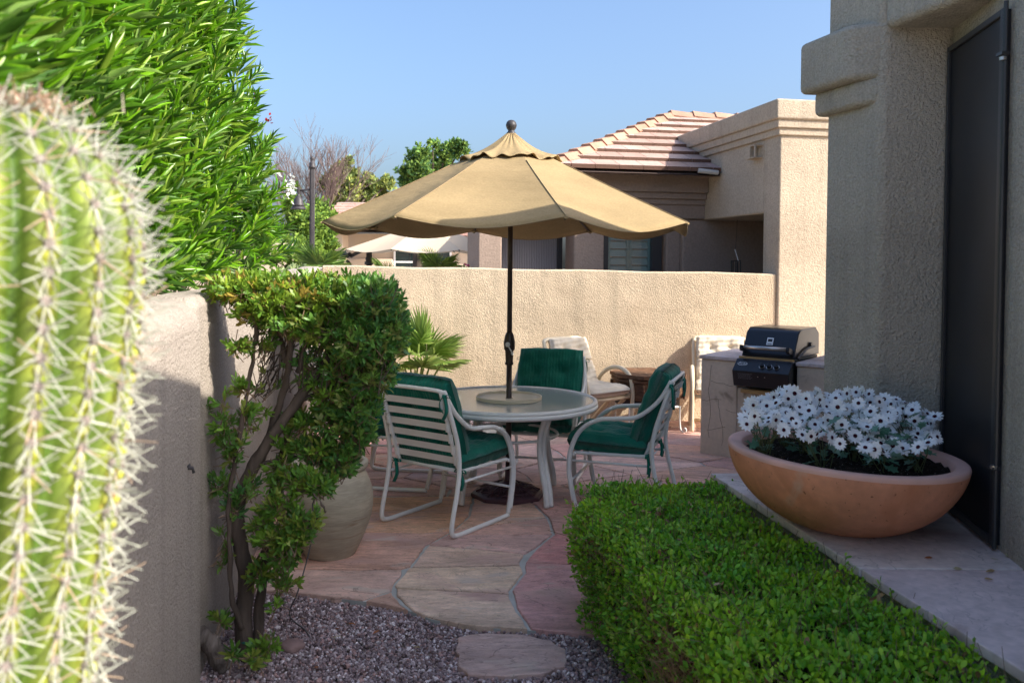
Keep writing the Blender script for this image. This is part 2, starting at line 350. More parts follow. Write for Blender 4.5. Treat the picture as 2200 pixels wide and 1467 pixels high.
def rough(poly, step=.045, j=.0045):
    out = []
    for i in range(len(poly)):
        a, b = Vector(poly[i]), Vector(poly[(i+1)%len(poly)]); n = max(1, int((b-a).length/step))
        for k in range(n):
            p = a+(b-a)*(k/n); out.append((p.x+rp.uniform(-j,j), p.y+rp.uniform(-j,j)))
    return out
def inset(poly, d):
    n = len(poly); A = sum(poly[i][0]*poly[(i+1)%n][1]-poly[(i+1)%n][0]*poly[i][1] for i in range(n))
    s = 1 if A > 0 else -1; out = []
    for i in range(n):
        a, b, c = Vector(poly[i-1]), Vector(poly[i]), Vector(poly[(i+1)%n])
        e1, e2 = (b-a), (c-b)
        if e1.length < 1e-6 or e2.length < 1e-6: out.append(tuple(b)); continue
        e1.normalize(); e2.normalize(); n1 = Vector((-e1.y, e1.x))*s; n2 = Vector((-e2.y, e2.x))*s; m = n1+n2
        if m.length < .3: m = n1
        m.normalize(); k = max(.45, m.dot(n1)); out.append(tuple(b+m*(d/k)))
    return out
pat = MB()
def stone(poly, col, gap, dz=0.0):
    col = tuple(min(.78, c*1.62) for c in col)
    poly = inset(rough(poly), gap)
    top = inset(poly, .004); n = len(poly); z = dz
    vs = [(p[0],p[1],-.03) for p in poly]+[(p[0],p[1],z-.004) for p in poly]+[(p[0],p[1],z) for p in top]
    fs = [tuple(range(2*n,3*n))]
    for i in range(n):
        j = (i+1)%n; fs += [(i,j,j+n,i+n),(i+n,j+n,j+2*n,i+2*n)]
    a = sum(poly[i][0]*poly[(i+1)%n][1]-poly[(i+1)%n][0]*poly[i][1] for i in range(n))
    if a < 0: fs = [f[::-1] for f in fs]
    pat.add(vs, fs, col)
for poly, col in stones:
    pg = [G(x, y, 0).xy[:] for x, y in poly]
    stone(pg, col, .0105, rp.uniform(0,.006))
def clip(poly, nx, ny, c):                       # keep nx*x+ny*y<=c
    out = []
    for i in range(len(poly)):
        a, b = poly[i], poly[(i+1)%len(poly)]; da, db = nx*a[0]+ny*a[1]-c, nx*b[0]+ny*b[1]-c
        if da <= 0: out.append(a)
        if da*db < 0: out.append(lerp(a, b, da/(da-db)))
    return out
Y0 = G(1019,1066).y
sites = []
yy = Y0+.2
while yy < 9.9:
    xx = -2.6+rp.uniform(0,.6)
    while xx < 3.4:
        sites.append((xx+rp.uniform(-.25,.25), yy+rp.uniform(-.14,.14))); xx += rp.uniform(.75,1.25)
    yy += .46
def far_edge(x): return 9.12 if x < .3 else 9.40
for i, (x, y) in enumerate(sites):
    K = 1.9
    poly = [(-2.5,Y0),(3.3,Y0),(3.3,9.40),(.3,9.40),(.2,9.1),(-2.5,9.0)]
    if y > 8.8 and x < .4: continue
    poly = [(-2.5,Y0),(3.3,Y0),(3.3,9.40),(-2.5,9.40)]
    for j, (a, b) in enumerate(sites):
        if j == i or not poly: continue
        nx, ny = (a-x), (b-y)*K; c = (a*a-x*x)/2+(b*b-y*y)/2*K
        poly = clip(poly, nx, ny, c)
    if x < .4: poly = clip(poly, -.05, 1, 9.0)
    if len(poly) > 2:
        mid = [poly[k] for k in range(len(poly))]
        # bow the edges a little so that no joint is dead straight
        q = []
        for k in range(len(mid)):
            a, b = Vector(mid[k]), Vector(mid[(k+1)%len(mid)]); q.append(tuple(a))
            m2 = (a+b)/2; h = math.sin(m2.x*7.3+m2.y*5.1)*.05*min(1,(b-a).length)
            d = (b-a); key = 1 if (a.x+a.y*1.3) < (b.x+b.y*1.3) else -1
            if .3 < m2.y-Y0 and d.length > .15: q.append((m2.x+(-d.y*key)*h/max(d.length,.01), m2.y+d.x*key*h/max(d.length,.01)))
        col = rp.choice([(.42,.25,.21),(.40,.23,.20),(.44,.30,.25),(.37,.21,.20),(.44,.27,.20),(.41,.28,.25)]); f = rp.uniform(.9,1.1)
        stone(q, tuple(c*f for c in col), rp.uniform(.006,.014), rp.uniform(0,.006))
po = pat.build('patio', M['stone']); tag(po, kind='structure')
gr = MB(); e = [G(x,y,0).xy for x,y in edge_px]
gp = [(v.x, v.y+.012) for v in e]+[(3.3,e[-1].y),(3.3,9.42),(.3,9.42),(.2,9.0),(-2.5,8.98),(-2.5,e[0].y+.05)]
gr.prism(gp, -.05, -.008); tag(gr.build('patio_joints', M['grout']), kind='structure')

# gravel: real stones, one heap
def gravel(name, poly_test, x0,x1,y0,y1, n, z, size):
    bm = bmesh.new(); bmesh.ops.create_icosphere(bm, subdivisions=1, radius=1); V = np.array([v.co[:] for v in bm.verts]); Fc = [tuple(v.index for v in f.verts) for f in bm.faces]; bm.free()
    p = np.column_stack([rng.uniform(x0,x1,n), rng.uniform(y0,y1,n)]); p = p[[poly_test(a,b) for a,b in p]]; N = len(p)
    s = size*np.exp(rng.normal(size=(N,1,1))*.28)*(.65+.6*rng.random((N,1,3)))
    q = unit(rng.normal(size=(N,4))); w_,x_,y_,z_ = q.T
    Rm = np.stack([1-2*(y_*y_+z_*z_),2*(x_*y_-w_*z_),2*(x_*z_+w_*y_),2*(x_*y_+w_*z_),1-2*(x_*x_+z_*z_),2*(y_*z_-w_*x_),2*(x_*z_-w_*y_),2*(y_*z_+w_*x_),1-2*(x_*x_+y_*y_)],1).reshape(N,3,3)
    v = V[None]*s*(1+rng.normal(size=(N,len(V),1))*.16); v = np.einsum('nij,nkj->nki', Rm, v)
    hz = z+rng.uniform(-.004,.012,N)+.008*np.sin(p[:,0]*6)*np.cos(p[:,1]*5)
    v += np.column_stack([p, hz])[:,None,:]
    k = len(V); fs = (np.array(Fc)[None]+(np.arange(N)*k)[:,None,None]).reshape(-1,3)
    cols = pick([(.30,.225,.225),(.42,.335,.335),(.16,.11,.11),(.66,.57,.57),(.34,.26,.26),(.38,.24,.22),(.24,.18,.185)], N, .15)
    return link_mesh(name, v.reshape(-1,3), fs.tolist(), M['pebble'], cols=np.repeat(cols, k, 0))
ex = [v.x for v in e]; ey = [v.y for v in e]
step_px = [(983,1368),(1008,1363),(1048,1358),(1075,1361),(1128,1362),(1170,1373),(1184,1374),(1198,1386),(1213,1392),(1217,1404),(1216,1430),(1196,1433),(1180,1443),(1120,1448),(1084,1450),(1006,1446),(998,1437),(984,1428),(986,1405),(978,1396),(982,1388)]
step = [G(x,y,0).xy[:] for x,y in step_px]
def inpoly(x, y, pl):
    c = False
    for i in range(len(pl)):
        (x1,y1),(x2,y2) = pl[i], pl[i-1]
        if (y1 > y) != (y2 > y) and x < (x2-x1)*(y-y1)/(y2-y1)+x1: c = not c
    return c
tag(gravel('gravel', lambda x,y: y < np.interp(x, ex, ey)-.004 and not inpoly(x,y,step), -1.42,1.15,2.9,4.65, 56000, -.026, .0068), 'mauve grey crushed gravel in the planting bed', 'gravel', kind='stuff')
tag(gravel('gravel', lambda x,y: y > 8.99 and x < .3, -2.1,.4,8.95,9.48, 9000, -.02, .011), 'pale gravel strip along the far garden wall', 'gravel', kind='stuff')
pat2 = MB(); _p = pat; pat = pat2; stone(step, (.33,.235,.21), 0, .0); pat = _p
tag(pat2.build('stepping_stone', M['stone']), 'single flat pinkish sandstone stepping stone lying in the gravel', 'stepping stone')

# ================================================================ WALLS
def wall_path(name, a, b, th, z0, za, zb, m, parent=None, bevel=.05, nseg=14):
    """garden wall from a to b (inner face line), thickness to the left of the direction"""
    a, b = Vector(a), Vector(b); d = (b-a); n = Vector((-d.y, d.x)).normalized()*th; mb = MB(); vs = []
    for i in range(nseg+1):
        t = i/nseg; p = a+d*t; q = p+n; zt = za+(zb-za)*t
        w1 = .006*math.sin(i*1.7)
        vs += [(p.x,p.y,z0),(p.x,p.y,zt+w1),(q.x,q.y,zt+w1),(q.x,q.y,z0)]
    fs = []
    for i in range(nseg):
        k = i*4
        fs += [(k,k+4,k+5,k+1),(k+1,k+5,k+6,k+2),(k+2,k+6,k+7,k+3)]
    fs += [(0,1,2,3),(nseg*4+3,nseg*4+2,nseg*4+1,nseg*4)]
    mb.add(vs, fs); return mb.build(name, m, parent, bevel=bevel, seg=4, ang=50)
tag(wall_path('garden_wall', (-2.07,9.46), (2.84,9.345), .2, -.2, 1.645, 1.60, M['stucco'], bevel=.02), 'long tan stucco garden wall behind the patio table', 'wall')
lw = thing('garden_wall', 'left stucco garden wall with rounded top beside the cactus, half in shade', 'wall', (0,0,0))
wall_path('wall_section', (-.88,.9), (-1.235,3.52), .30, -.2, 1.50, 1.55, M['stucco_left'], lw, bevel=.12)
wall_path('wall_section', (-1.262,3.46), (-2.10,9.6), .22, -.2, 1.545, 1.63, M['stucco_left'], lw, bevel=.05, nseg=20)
# small wall hose tap / bolt
hb = MB(); p = G(388,1005,0); yb = 3.2; pb = P(388,1005,yb); pb.x = -1.205
hb.tube([pb+Vector((-.03,0,0)), pb+Vector((.03,0,0)), pb+Vector((.035,.0,-.018))], [.007,.007,.006], 8)
hb.tube([pb+Vector((.012,-.018,.008)), pb+Vector((.012,.018,.008))], .005, 6); hb.lathe([(0,.0),(.014,.0),(.014,.006),(0,.006)], 10, tuple(pb+Vector((-.012,0,0))))
tag(hb.build('wall_tap', M['lamp_metal'], smooth=True), 'small dark metal tap fixed low on the left garden wall', 'tap')

# ---------------------------------------------------------------- our house (right)
oh = thing('house', 'near stucco house on the right with corner column and dark screen', 'house', (0,0,0))
A, B = (1.65,3.93), (1.545,4.33); HT = 3.53
b_ = MB(); b_.prism([(1.965,3.935),(1.865,3.29),(1.48,.7),(4.2,.7),(4.2,4.5),(2.2,4.44),(2.19,3.94)], -.2, HT-.01); b_.build('wall', M['stucco_house'], oh, bevel=.02)
b_ = MB(); b_.prism([(3.04,4.45),(3.85,4.45),(3.85,7.75),(3.04,7.75)], -.2, 3.42); b_.build('wall', M['stucco_house'], oh, bevel=.02)
b_ = MB(); b_.prism([A, B, (2.25,4.43), (2.25,3.928)], -.2, HT); b_.build('corner_column', M['stucco_house'], oh, bevel=.035, seg=4)
b_ = MB(); b_.prism([(A[0]+.004,A[1]-.002), (1.85,3.2), (2.05,3.2), (2.08,3.92)], 2.755, HT-.02); b_.build('lintel', M['stucco_house'], oh, bevel=.035, seg=4)
def along(s, off): # outer plane: distance s from A, offset outwards
    d = Vector((B[0]-A[0], B[1]-A[1])).normalized(); n = Vector((-d.y, d.x)); p = Vector(A)+d*s+n*off; return (p.x, p.y)
for z0, z1, off, s1 in ((2.545,2.80,.10,.50),(2.43,2.555,.045,.455)):
    b_ = MB(); b_.prism([along(.012,.0), along(.12,off), along(s1,off), (2.0,along(s1,0)[1]+.05), (2.0,4.1)], z0, z1)
    b_.build('moulding', M['stucco_house'], oh, bevel=.03, seg=4, ang=25)
# screen
dp = lambda y, off=0: Vector((1.96-.1565*(3.93-y)-off, y, 0))
sc_ = MB(); y0, y1 = 3.29, 3.905
def slabq(mb, ya, yb, z0, z1, o0, o1):
    a, b, c, d = dp(ya,o0), dp(yb,o0), dp(yb,o1), dp(ya,o1); mb.prism([a.xy[:],b.xy[:],c.xy[:],d.xy[:]], z0, z1)
slabq(sc_, y0, y1, .64, 2.665, -.01, .012); sd = sc_.build('screen_door', M['screen'], oh)
fr = MB()
for a,b,c,d in ((y0,y0+.03,.635,2.67),(y1-.02,y1,.635,2.67)): slabq(fr, a, b, c, d, .008, .026)
slabq(fr, y0+.03, y1-.02, 2.645, 2.67, .008, .026); slabq(fr, y0+.03, y1-.02, .635, .665, .008, .026)
fo = fr.build('door_frame', M['dark_frame'], sd, bevel=.003)
tr = MB(); q = dp(y0-.012,.02); tr.tube([(q.x,q.y,.63),(q.x,q.y,2.69)], .009, 8)
for zz in (2.49,.93):
    tr.box(q.x-.018,q.x+.012,q.y-.012,q.y+.03,zz,zz+.012)
tr.build('hinge_rail', M['steel' if False else 'dark_frame'], sd, smooth=False)
for zz in (2.47,.935):
    tr = MB(); tr.lathe([(0,0),(.013,0),(.013,.012),(0,.012)], 10, (q.x-.008,q.y-.0,zz)); tr.build('hinge', M['steel'], sd)
# raised ledge in front of the screen
le = lambda y: 1.035+.159*(4.45-y)
for ya, yb, col in ((4.47,3.085,(.68,.57,.52)),(3.073,2.20,(.66,.52,.50)),(2.19,1.0,(.69,.58,.53))):
    b_ = MB(); n = 12; L_ = []
    for i in range(n+1):
        y = ya+(yb-ya)*i/n; L_.append((le(y)+rp.uniform(-.004,.004), y))
    far = [(2.1,yb),(2.1,ya)] if ya < 4 else [(2.1,yb),(2.1,4.0),(1.66,4.0),(1.57,4.40),(1.50,4.49)]
    b_.prism(L_+far, .583, .62, col=col); b_.build('ledge_slab', M['slab'], oh, bevel=.006, seg=2)
b_ = MB(); b_.prism([(le(4.43)+.035,4.43),(le(1.0)+.035,1.0),(2.1,1.0),(2.1,4.0),(1.6,4.38)], -.2, .58); b_.build('ledge_base', M['stucco_house'], oh)

# ---------------------------------------------------------------- neighbouring house (right background)
Kc = Vector((2.845,9.32,0)); NM = Matrix.Translation(Kc) @ Matrix.Rotation(R(10.6), 4, 'Z')
nh = thing('neighbour_house', 'brown stucco house with pink tiled hip roof beyond the garden wall', 'house', (0,0,0))
def nb(name, m, boxes, parent=None, bevel=.025, prisms=()):
    b_ = MB()
    for x0,x1,y0,y1,z0,z1 in boxes: b_.box(x0,x1,y0,y1,z0,z1,NM)
    for poly,z0,z1 in prisms: b_.prism(poly,z0,z1,M=NM)
    return b_.build(name, m, parent or nh, bevel=bevel, seg=3)
nb('porch_column', M['stucco_far'], [(0,1.9,0,.36,-.2,3.1)])
nb('parapet', M['stucco_far'], [(.004,1.9,.355,3.3,2.26,3.1)])
nb('parapet_cap', M['stucco_far'], [(-.085,1.98,-.085,3.4,3.235,3.45)])
nb('cornice', M['stucco_far'], [(-.055,1.95,-.055,3.35,3.15,3.24),(-.028,1.93,-.028,3.33,3.075,3.155)], bevel=.012)
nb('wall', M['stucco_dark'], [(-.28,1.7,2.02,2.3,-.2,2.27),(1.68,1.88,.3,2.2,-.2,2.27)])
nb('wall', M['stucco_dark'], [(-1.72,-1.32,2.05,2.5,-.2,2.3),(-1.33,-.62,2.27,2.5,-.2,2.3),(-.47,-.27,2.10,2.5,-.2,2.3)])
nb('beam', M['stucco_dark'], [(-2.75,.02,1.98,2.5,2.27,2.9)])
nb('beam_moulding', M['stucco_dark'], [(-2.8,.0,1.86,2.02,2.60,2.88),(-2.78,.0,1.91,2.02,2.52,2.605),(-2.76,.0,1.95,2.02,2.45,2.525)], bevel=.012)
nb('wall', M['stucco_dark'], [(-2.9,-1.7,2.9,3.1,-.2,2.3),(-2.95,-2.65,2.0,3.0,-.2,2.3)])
wd = nb('window', M['dark_frame'], [(-1.31,-1.22,2.20,2.262,.5,2.2),(-.64,-.50,2.18,2.262,.5,2.2),(-1.22,-.64,2.22,2.262,2.12,2.2)], bevel=.004)
sh = MB()
for s in range(2):
    u0 = -1.215+s*.29
    sh.box(u0,u0+.035,2.235,2.262,.5,2.1,NM); sh.box(u0+.25,u0+.285,2.235,2.262,.5,2.1,NM)
    for k in range(15):
        z = .52+k*.105; sh.add([NM@Vector(v) for v in ((u0+.035,2.235,z),(u0+.25,2.235,z),(u0+.25,2.262,z+.095),(u0+.035,2.262,z+.095))], [(0,1,2,3)])
sh.build('shutter', M['shutter'], wd)
b_ = MB(); b_.add([NM@Vector(v) for v in ((-1.22,2.23,.5),(-.64,2.23,.5),(-.64,2.23,2.12),(-1.22,2.23,2.12))], [(0,1,2,3)])
gp_ = bpy.data.materials.new('thin_glass'); gp_.use_nodes = True; t = gp_.node_tree; g1 = t.nodes.new('ShaderNodeBsdfGlossy'); g1.inputs['Roughness'].default_value=.03; g2 = t.nodes.new('ShaderNodeBsdfTransparent'); mx = t.nodes.new('ShaderNodeMixShader'); mx.inputs[0].default_value=.12
t.links.new(g2.outputs[0], mx.inputs[1]); t.links.new(g1.outputs[0], mx.inputs[2]); t.links.new(mx.outputs[0], t.nodes['Material Output'].inputs[0]); M['thin_glass'] = gp_
b_.build('pane', gp_, wd)
dd = nb('sliding_door', M['blind'], [(-2.62,-1.80,2.60,2.66,-.1,2.2)], bevel=0)
nb('door_frame', M['dark_frame'], [(-2.66,-2.61,2.56,2.67,-.1,2.25),(-1.81,-1.74,2.56,2.67,-.1,2.25)], dd, .004)
nb('scupper', M['stucco_far'], [(-.09,.01,.52,.62,2.88,3.03),(-.09,.01,.40,.52,2.88,2.895),(-.09,.01,.40,.52,3.015,3.03),(-.09,-.07,.40,.425,2.88,3.03)], bevel=.004)
# roof
ev, ez, sl_, ul = 1.5, 2.84, .445, -2.2
pv, pu = 3.95, .25
def roofpt(u, v): return Vector((u, v, ez+(v-ev)*sl_))
rf = MB(); und = [NM@Vector(x) for x in ((ul,ev,ez-.05),(5,ev,ez-.05),(5,pv,ez-.05+(pv-ev)*sl_),(pu,pv,ez-.05+(pv-ev)*sl_),(ul,2*pv-ev,ez-.05),(5,2*pv-ev,ez-.05))]
rf.add(und, [(0,1,2,3),(0,3,4),(3,2,5,4)], (.1,.07,.06)); rf.add([NM@Vector((ul,ev,ez-.06)),NM@Vector((5,ev,ez-.06)),NM@Vector((5,2.1,ez-.02)),NM@Vector((ul,2.1,ez-.02))], [(3,2,1,0)], (.3,.22,.18))
rows = 8; tw = .30
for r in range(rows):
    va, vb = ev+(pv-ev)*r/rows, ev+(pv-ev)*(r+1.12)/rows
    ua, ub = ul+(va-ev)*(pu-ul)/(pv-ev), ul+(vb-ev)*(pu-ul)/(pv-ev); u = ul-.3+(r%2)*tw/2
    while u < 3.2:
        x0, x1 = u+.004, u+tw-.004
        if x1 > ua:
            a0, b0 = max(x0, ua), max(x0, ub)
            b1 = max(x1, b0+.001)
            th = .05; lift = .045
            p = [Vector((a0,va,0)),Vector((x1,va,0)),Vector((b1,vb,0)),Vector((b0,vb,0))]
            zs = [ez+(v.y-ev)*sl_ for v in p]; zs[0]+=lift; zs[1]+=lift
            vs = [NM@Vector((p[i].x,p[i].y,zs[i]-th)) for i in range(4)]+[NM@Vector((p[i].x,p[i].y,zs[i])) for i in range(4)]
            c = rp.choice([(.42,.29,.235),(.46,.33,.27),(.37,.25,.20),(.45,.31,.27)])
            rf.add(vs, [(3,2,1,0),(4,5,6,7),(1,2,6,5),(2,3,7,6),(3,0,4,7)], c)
            rf.add([vs[0],vs[1],vs[5],vs[4]], [(0,1,2,3)], (.12,.065,.045))   # shade on the tile's front edge, painted in as dark brown
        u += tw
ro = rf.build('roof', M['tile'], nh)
def caps(p0, p1, n, w_, col=(.38,.22,.15)):
    mb = MB(); d = (p1-p0)/n; dn = d.normalized(); sx = dn.cross(Vector((0,0,1))).normalized(); up = sx.cross(dn)
    for i in range(n):
        a = p0+d*i; b = a+d*1.08; prof = [(-w_,-.05),(-w_*.45,.035),(w_*.45,.035),(w_,-.05)]
        vs = []
        for e_, lift in ((a,.045),(b,.012)):
            for x, z in prof: vs.append(NM@(e_+sx*x+up*(z+lift)))
            for x, z in prof: vs.append(NM@(e_+sx*x*.85+up*(z+lift-.03)))
        f = rp.uniform(.85,1.15)
        mb.add(vs, [(0,1,9,8),(1,2,10,9),(2,3,11,10),(0,4,5,1),(1,5,6,2),(2,6,7,3),(8,9,13,12),(9,10,14,13),(10,11,15,14),(0,8,12,4),(3,7,15,11)], tuple(c*f for c in col))
    return mb
caps(roofpt(ul,ev), roofpt(pu,pv), 11, .13).build('hip_cap', M['tile'], ro)
caps(roofpt(pu,pv), Vector((4.5,pv,ez+(pv-ev)*sl_)), 12, .13, (.40,.24,.17)).build('ridge_cap', M['tile'], ro)
b_ = MB(); b_.tube([NM@Vector((-.30,ev-.02,ez+.0)), NM@Vector((-.05,ev-.03,ez-.02))], .03, 8); b_.build('flashing', M['downspout'], ro)
# wind chime hanging in the porch
wc = thing('wind_chime', 'small wind chime hanging in the neighbouring porch', 'wind chime', tuple(P(1582,470,11.0)))
L0 = wc.location.copy()
b_ = MB(); b_.tube([P(1584,472,11)-L0, P(1580,540,11)-L0], .003, 5); b_.build('cord', M['rope'], wc)
b_ = MB(); b_.tube([P(1579,536,11)-L0, P(1586,560,11)-L0], .016, 6, flat=.3); b_.build('sail', M['white_paint'], wc)
b_ = MB(); b_.tube([P(1570,561,11)-L0, P(1592,560,11)-L0], .006, 5)
for i in range(5): b_.tube([P(1571+i*5,562,11)-L0+Vector((0,(i%2)*.03,0)), P(1571+i*5,590+(i*7%5),11)-L0+Vector((0,(i%2)*.03,0))], .007, 6)
b_.build('chime_tubes', M['black_metal'], wc)

# ---------------------------------------------------------------- house far behind (left background)
fh = thing('far_house', 'low tan house with pink tiled roof far behind the umbrella', 'house', (0,0,0))
def fb(name, m, bx, parent=None, **k):
    b_ = MB()
    for q in bx: b_.box(*q)
    return b_.build(name, m, parent or fh, **k)
XL = lambda px, y: (px-1100)/F*y
yF = 21.0; zF = lambda py, y=yF: EYE+(560-py)*y/F
fb('wall', M['stucco_pale'], [(XL(740,yF),XL(1175,yF),yF,yF+6,-.2,2.35)])
fb('column', M['stucco_pale'], [(XL(706,20),XL(741,20),19.7,20.4,-.2,zF(490,20)),(XL(702,20),XL(745,20),19.6,20.45,zF(505,20),zF(497,20)),(XL(699,20),XL(748,20),19.55,20.5,zF(497,20),zF(487,20))], bevel=.02)
fb('base_band', M['stucco_pale'], [(XL(742,yF),XL(845,yF),yF-.12,yF,.2,zF(556))], bevel=.02); fb('base_band', M['stucco_pale'], [(XL(968,yF),XL(1175,yF),yF-.12,yF,.2,zF(566))], bevel=.02)
wf = fb('window', M['white_paint'], [(XL(846,yF),XL(850,yF),yF-.06,yF+.01,.8,zF(535)),(XL(966,yF),XL(970,yF),yF-.06,yF+.01,.8,zF(535)),(XL(846,yF),XL(970,yF),yF-.06,yF+.01,zF(534),zF(531)),(XL(846,yF),XL(970,yF),yF-.07,yF+.01,zF(564),zF(560))])
fb('pane', M['glass_dark'], [(XL(850,yF),XL(966,yF),yF-.03,yF-.01,.8,zF(535))], wf)
fb('muntin', M['dark_frame'], [(XL(x,yF),XL(x+1.5,yF),yF-.045,yF-.03,.8,zF(535)) for x in (880,908,937)]+[(XL(850,yF),XL(966,yF),yF-.046,yF-.031,zF(548),zF(547))], wf)
rf = MB()
def slope(mb, x0, x1, y0, z0, y1, z1, rows, tw, taper=0):
    for r in range(rows):
        t0, t1 = r/rows, (r+1.1)/rows; u = x0-(r%2)*tw/2
        while u < x1:
            a, b = max(u,x0)+.01, min(u+tw,x1)
            if b > a:
                ya, yb_ = y0+(y1-y0)*t0, y0+(y1-y0)*t1; za, zb = z0+(z1-z0)*t0+.05, z0+(z1-z0)*t1
                c = rp.choice([(.50,.30,.25),(.54,.34,.28),(.45,.28,.23)])
                mb.add([(a,ya,za-.06),(b,ya,za-.06),(b,ya,za),(a,ya,za),(b,yb_,zb),(a,yb_,zb)], [(0,1,2,3),(3,2,4,5),(1,4,2),(0,3,5)], c)
            u += tw
slope(rf, XL(700,20), XL(880,20), 19.3, zF(486,20), 21.4, 3.12, 8, .3)
slope(rf, XL(860,yF), XL(1190,yF), 20.6, 2.32, 23.6, 3.3, 10, .3)
rf.add([(XL(700,20),19.3,2.45),(XL(880,20),19.3,2.45),(XL(880,20),23.5,2.45),(XL(700,20),23.5,2.45),(XL(700,20),21.4,3.1),(XL(880,20),21.4,3.1)], [(0,1,2,3),(3,2,5,4),(0,4,5,1),(0,3,4),(1,5,2)], (.3,.2,.16))
rf.build('roof', M['tile'], fh)
fb('fascia', M['stucco_pale'], [(XL(860,yF),XL(1185,yF),20.7,21.0,2.1,2.3)], bevel=.02)
# low wall behind the shrub, far left
tag(fb('boundary_wall', M['stucco_pale'], [(-8,-3.3,13,13.2,-.2,1.95)], parent=None) , None)
bpy.data.objects['boundary_wall'].parent = None
tag(bpy.data.objects['boundary_wall'], 'pale boundary wall glimpsed behind the oleander and lamp post', 'wall')

# ================================================================ FURNITURE
def cushion(w_, d_, t_, tufts=(), n=30, seed=0, puff=.35):
    """rounded tufted pad, centred, lying in XY with thickness in Z; returns verts, faces"""
    rr = random.Random(seed); ph = [rr.uniform(0,6.28) for _ in range(8)]
    g_ = [math.sin((-1+2*i/n)*math.pi/2)*.35+(-1+2*i/n)*.65 for i in range(n+1)]
    vs = []; top = []
    for side in (1,-1):
        for j in range(n+1):
            for i in range(n+1):
                u, v = g_[i], g_[j]
                h = (max(0,1-abs(u)**7)*max(0,1-abs(v)**7))**puff
                z = h*t_/2
                for tu, tv in tufts:
                    r2 = ((u-tu)*w_/2)**2+((v-tv)*d_/2)**2
                    z -= t_*.30*math.exp(-r2/.0018)+t_*.10*math.exp(-r2/.012)
                z += h*.0035*(math.sin(u*13+ph[0]+math.sin(v*5+ph[1])*1.5)+math.sin(v*16+ph[2]+u*3))+h*.0025*math.sin(u*31+ph[3]+math.sin(v*11))
                sq = 1-.025*(u*v)**2
                ex_ = 1+.010*math.sin(v*7+ph[4])*abs(u)**6; ey_ = 1+.010*math.sin(u*7+ph[5])*abs(v)**6
                vs.append(Vector((u*w_/2*sq*ex_, v*d_/2*sq*ey_, side*z)))
    m = (n+1)**2; fs = []
    for j in range(n):
        for i in range(n):
            a = j*(n+1)+i
            fs.append((a,a+1,a+n+2,a+n+1)); fs.append((m+a+n+1,m+a+n+2,m+a+1,m+a))
    for k in range(n):
        e_ = [(k, k+1), ((n)*(n+1)+k+1, (n)*(n+1)+k), ((k+1)*(n+1), k*(n+1)), (k*(n+1)+n, (k+1)*(n+1)+n)]
        for a, b in e_: fs.append((a, m+a, m+b, b))
    return vs, fs
def put_cushion(name, m, parent, dims, M4, **k):
    vs, fs = cushion(*dims, **k); o = link_mesh(name, [M4@v for v in vs], fs, m, parent, smooth=True)
    return o
def ribbon(mb, pts, w_=.012):
    pts = [Vector(p) for p in pts]; mb.tube(pts, w_, 4, flat=.25)
def ties(parent, at, seed=0):
    rr = random.Random(seed)
    for a in at:
        mb = MB(); a = Vector(a)
        mb.lathe([(0,-.014),(.014,-.008),(.017,0),(.013,.009),(0,.014)], 8, tuple(a))
        for s in (-1,1):
            l = rr.uniform(.10,.17); dx = s*.012
            ribbon(mb, spline([a, a+Vector((dx*1.5,-.012,-.02)), a+Vector((dx*2+rr.uniform(-.01,.01),-.016,-l*.6)), a+Vector((dx*1.2+rr.uniform(-.02,.02),-.012,-l))], 4))
            ribbon(mb, spline([a, a+Vector((s*.03,0,.012)), a+Vector((s*.045,0,-.008)), a+Vector((s*.01,0,-.004))], 4), .008)
        mb.build('cushion_tie', M['green_cloth'], parent, smooth=True)

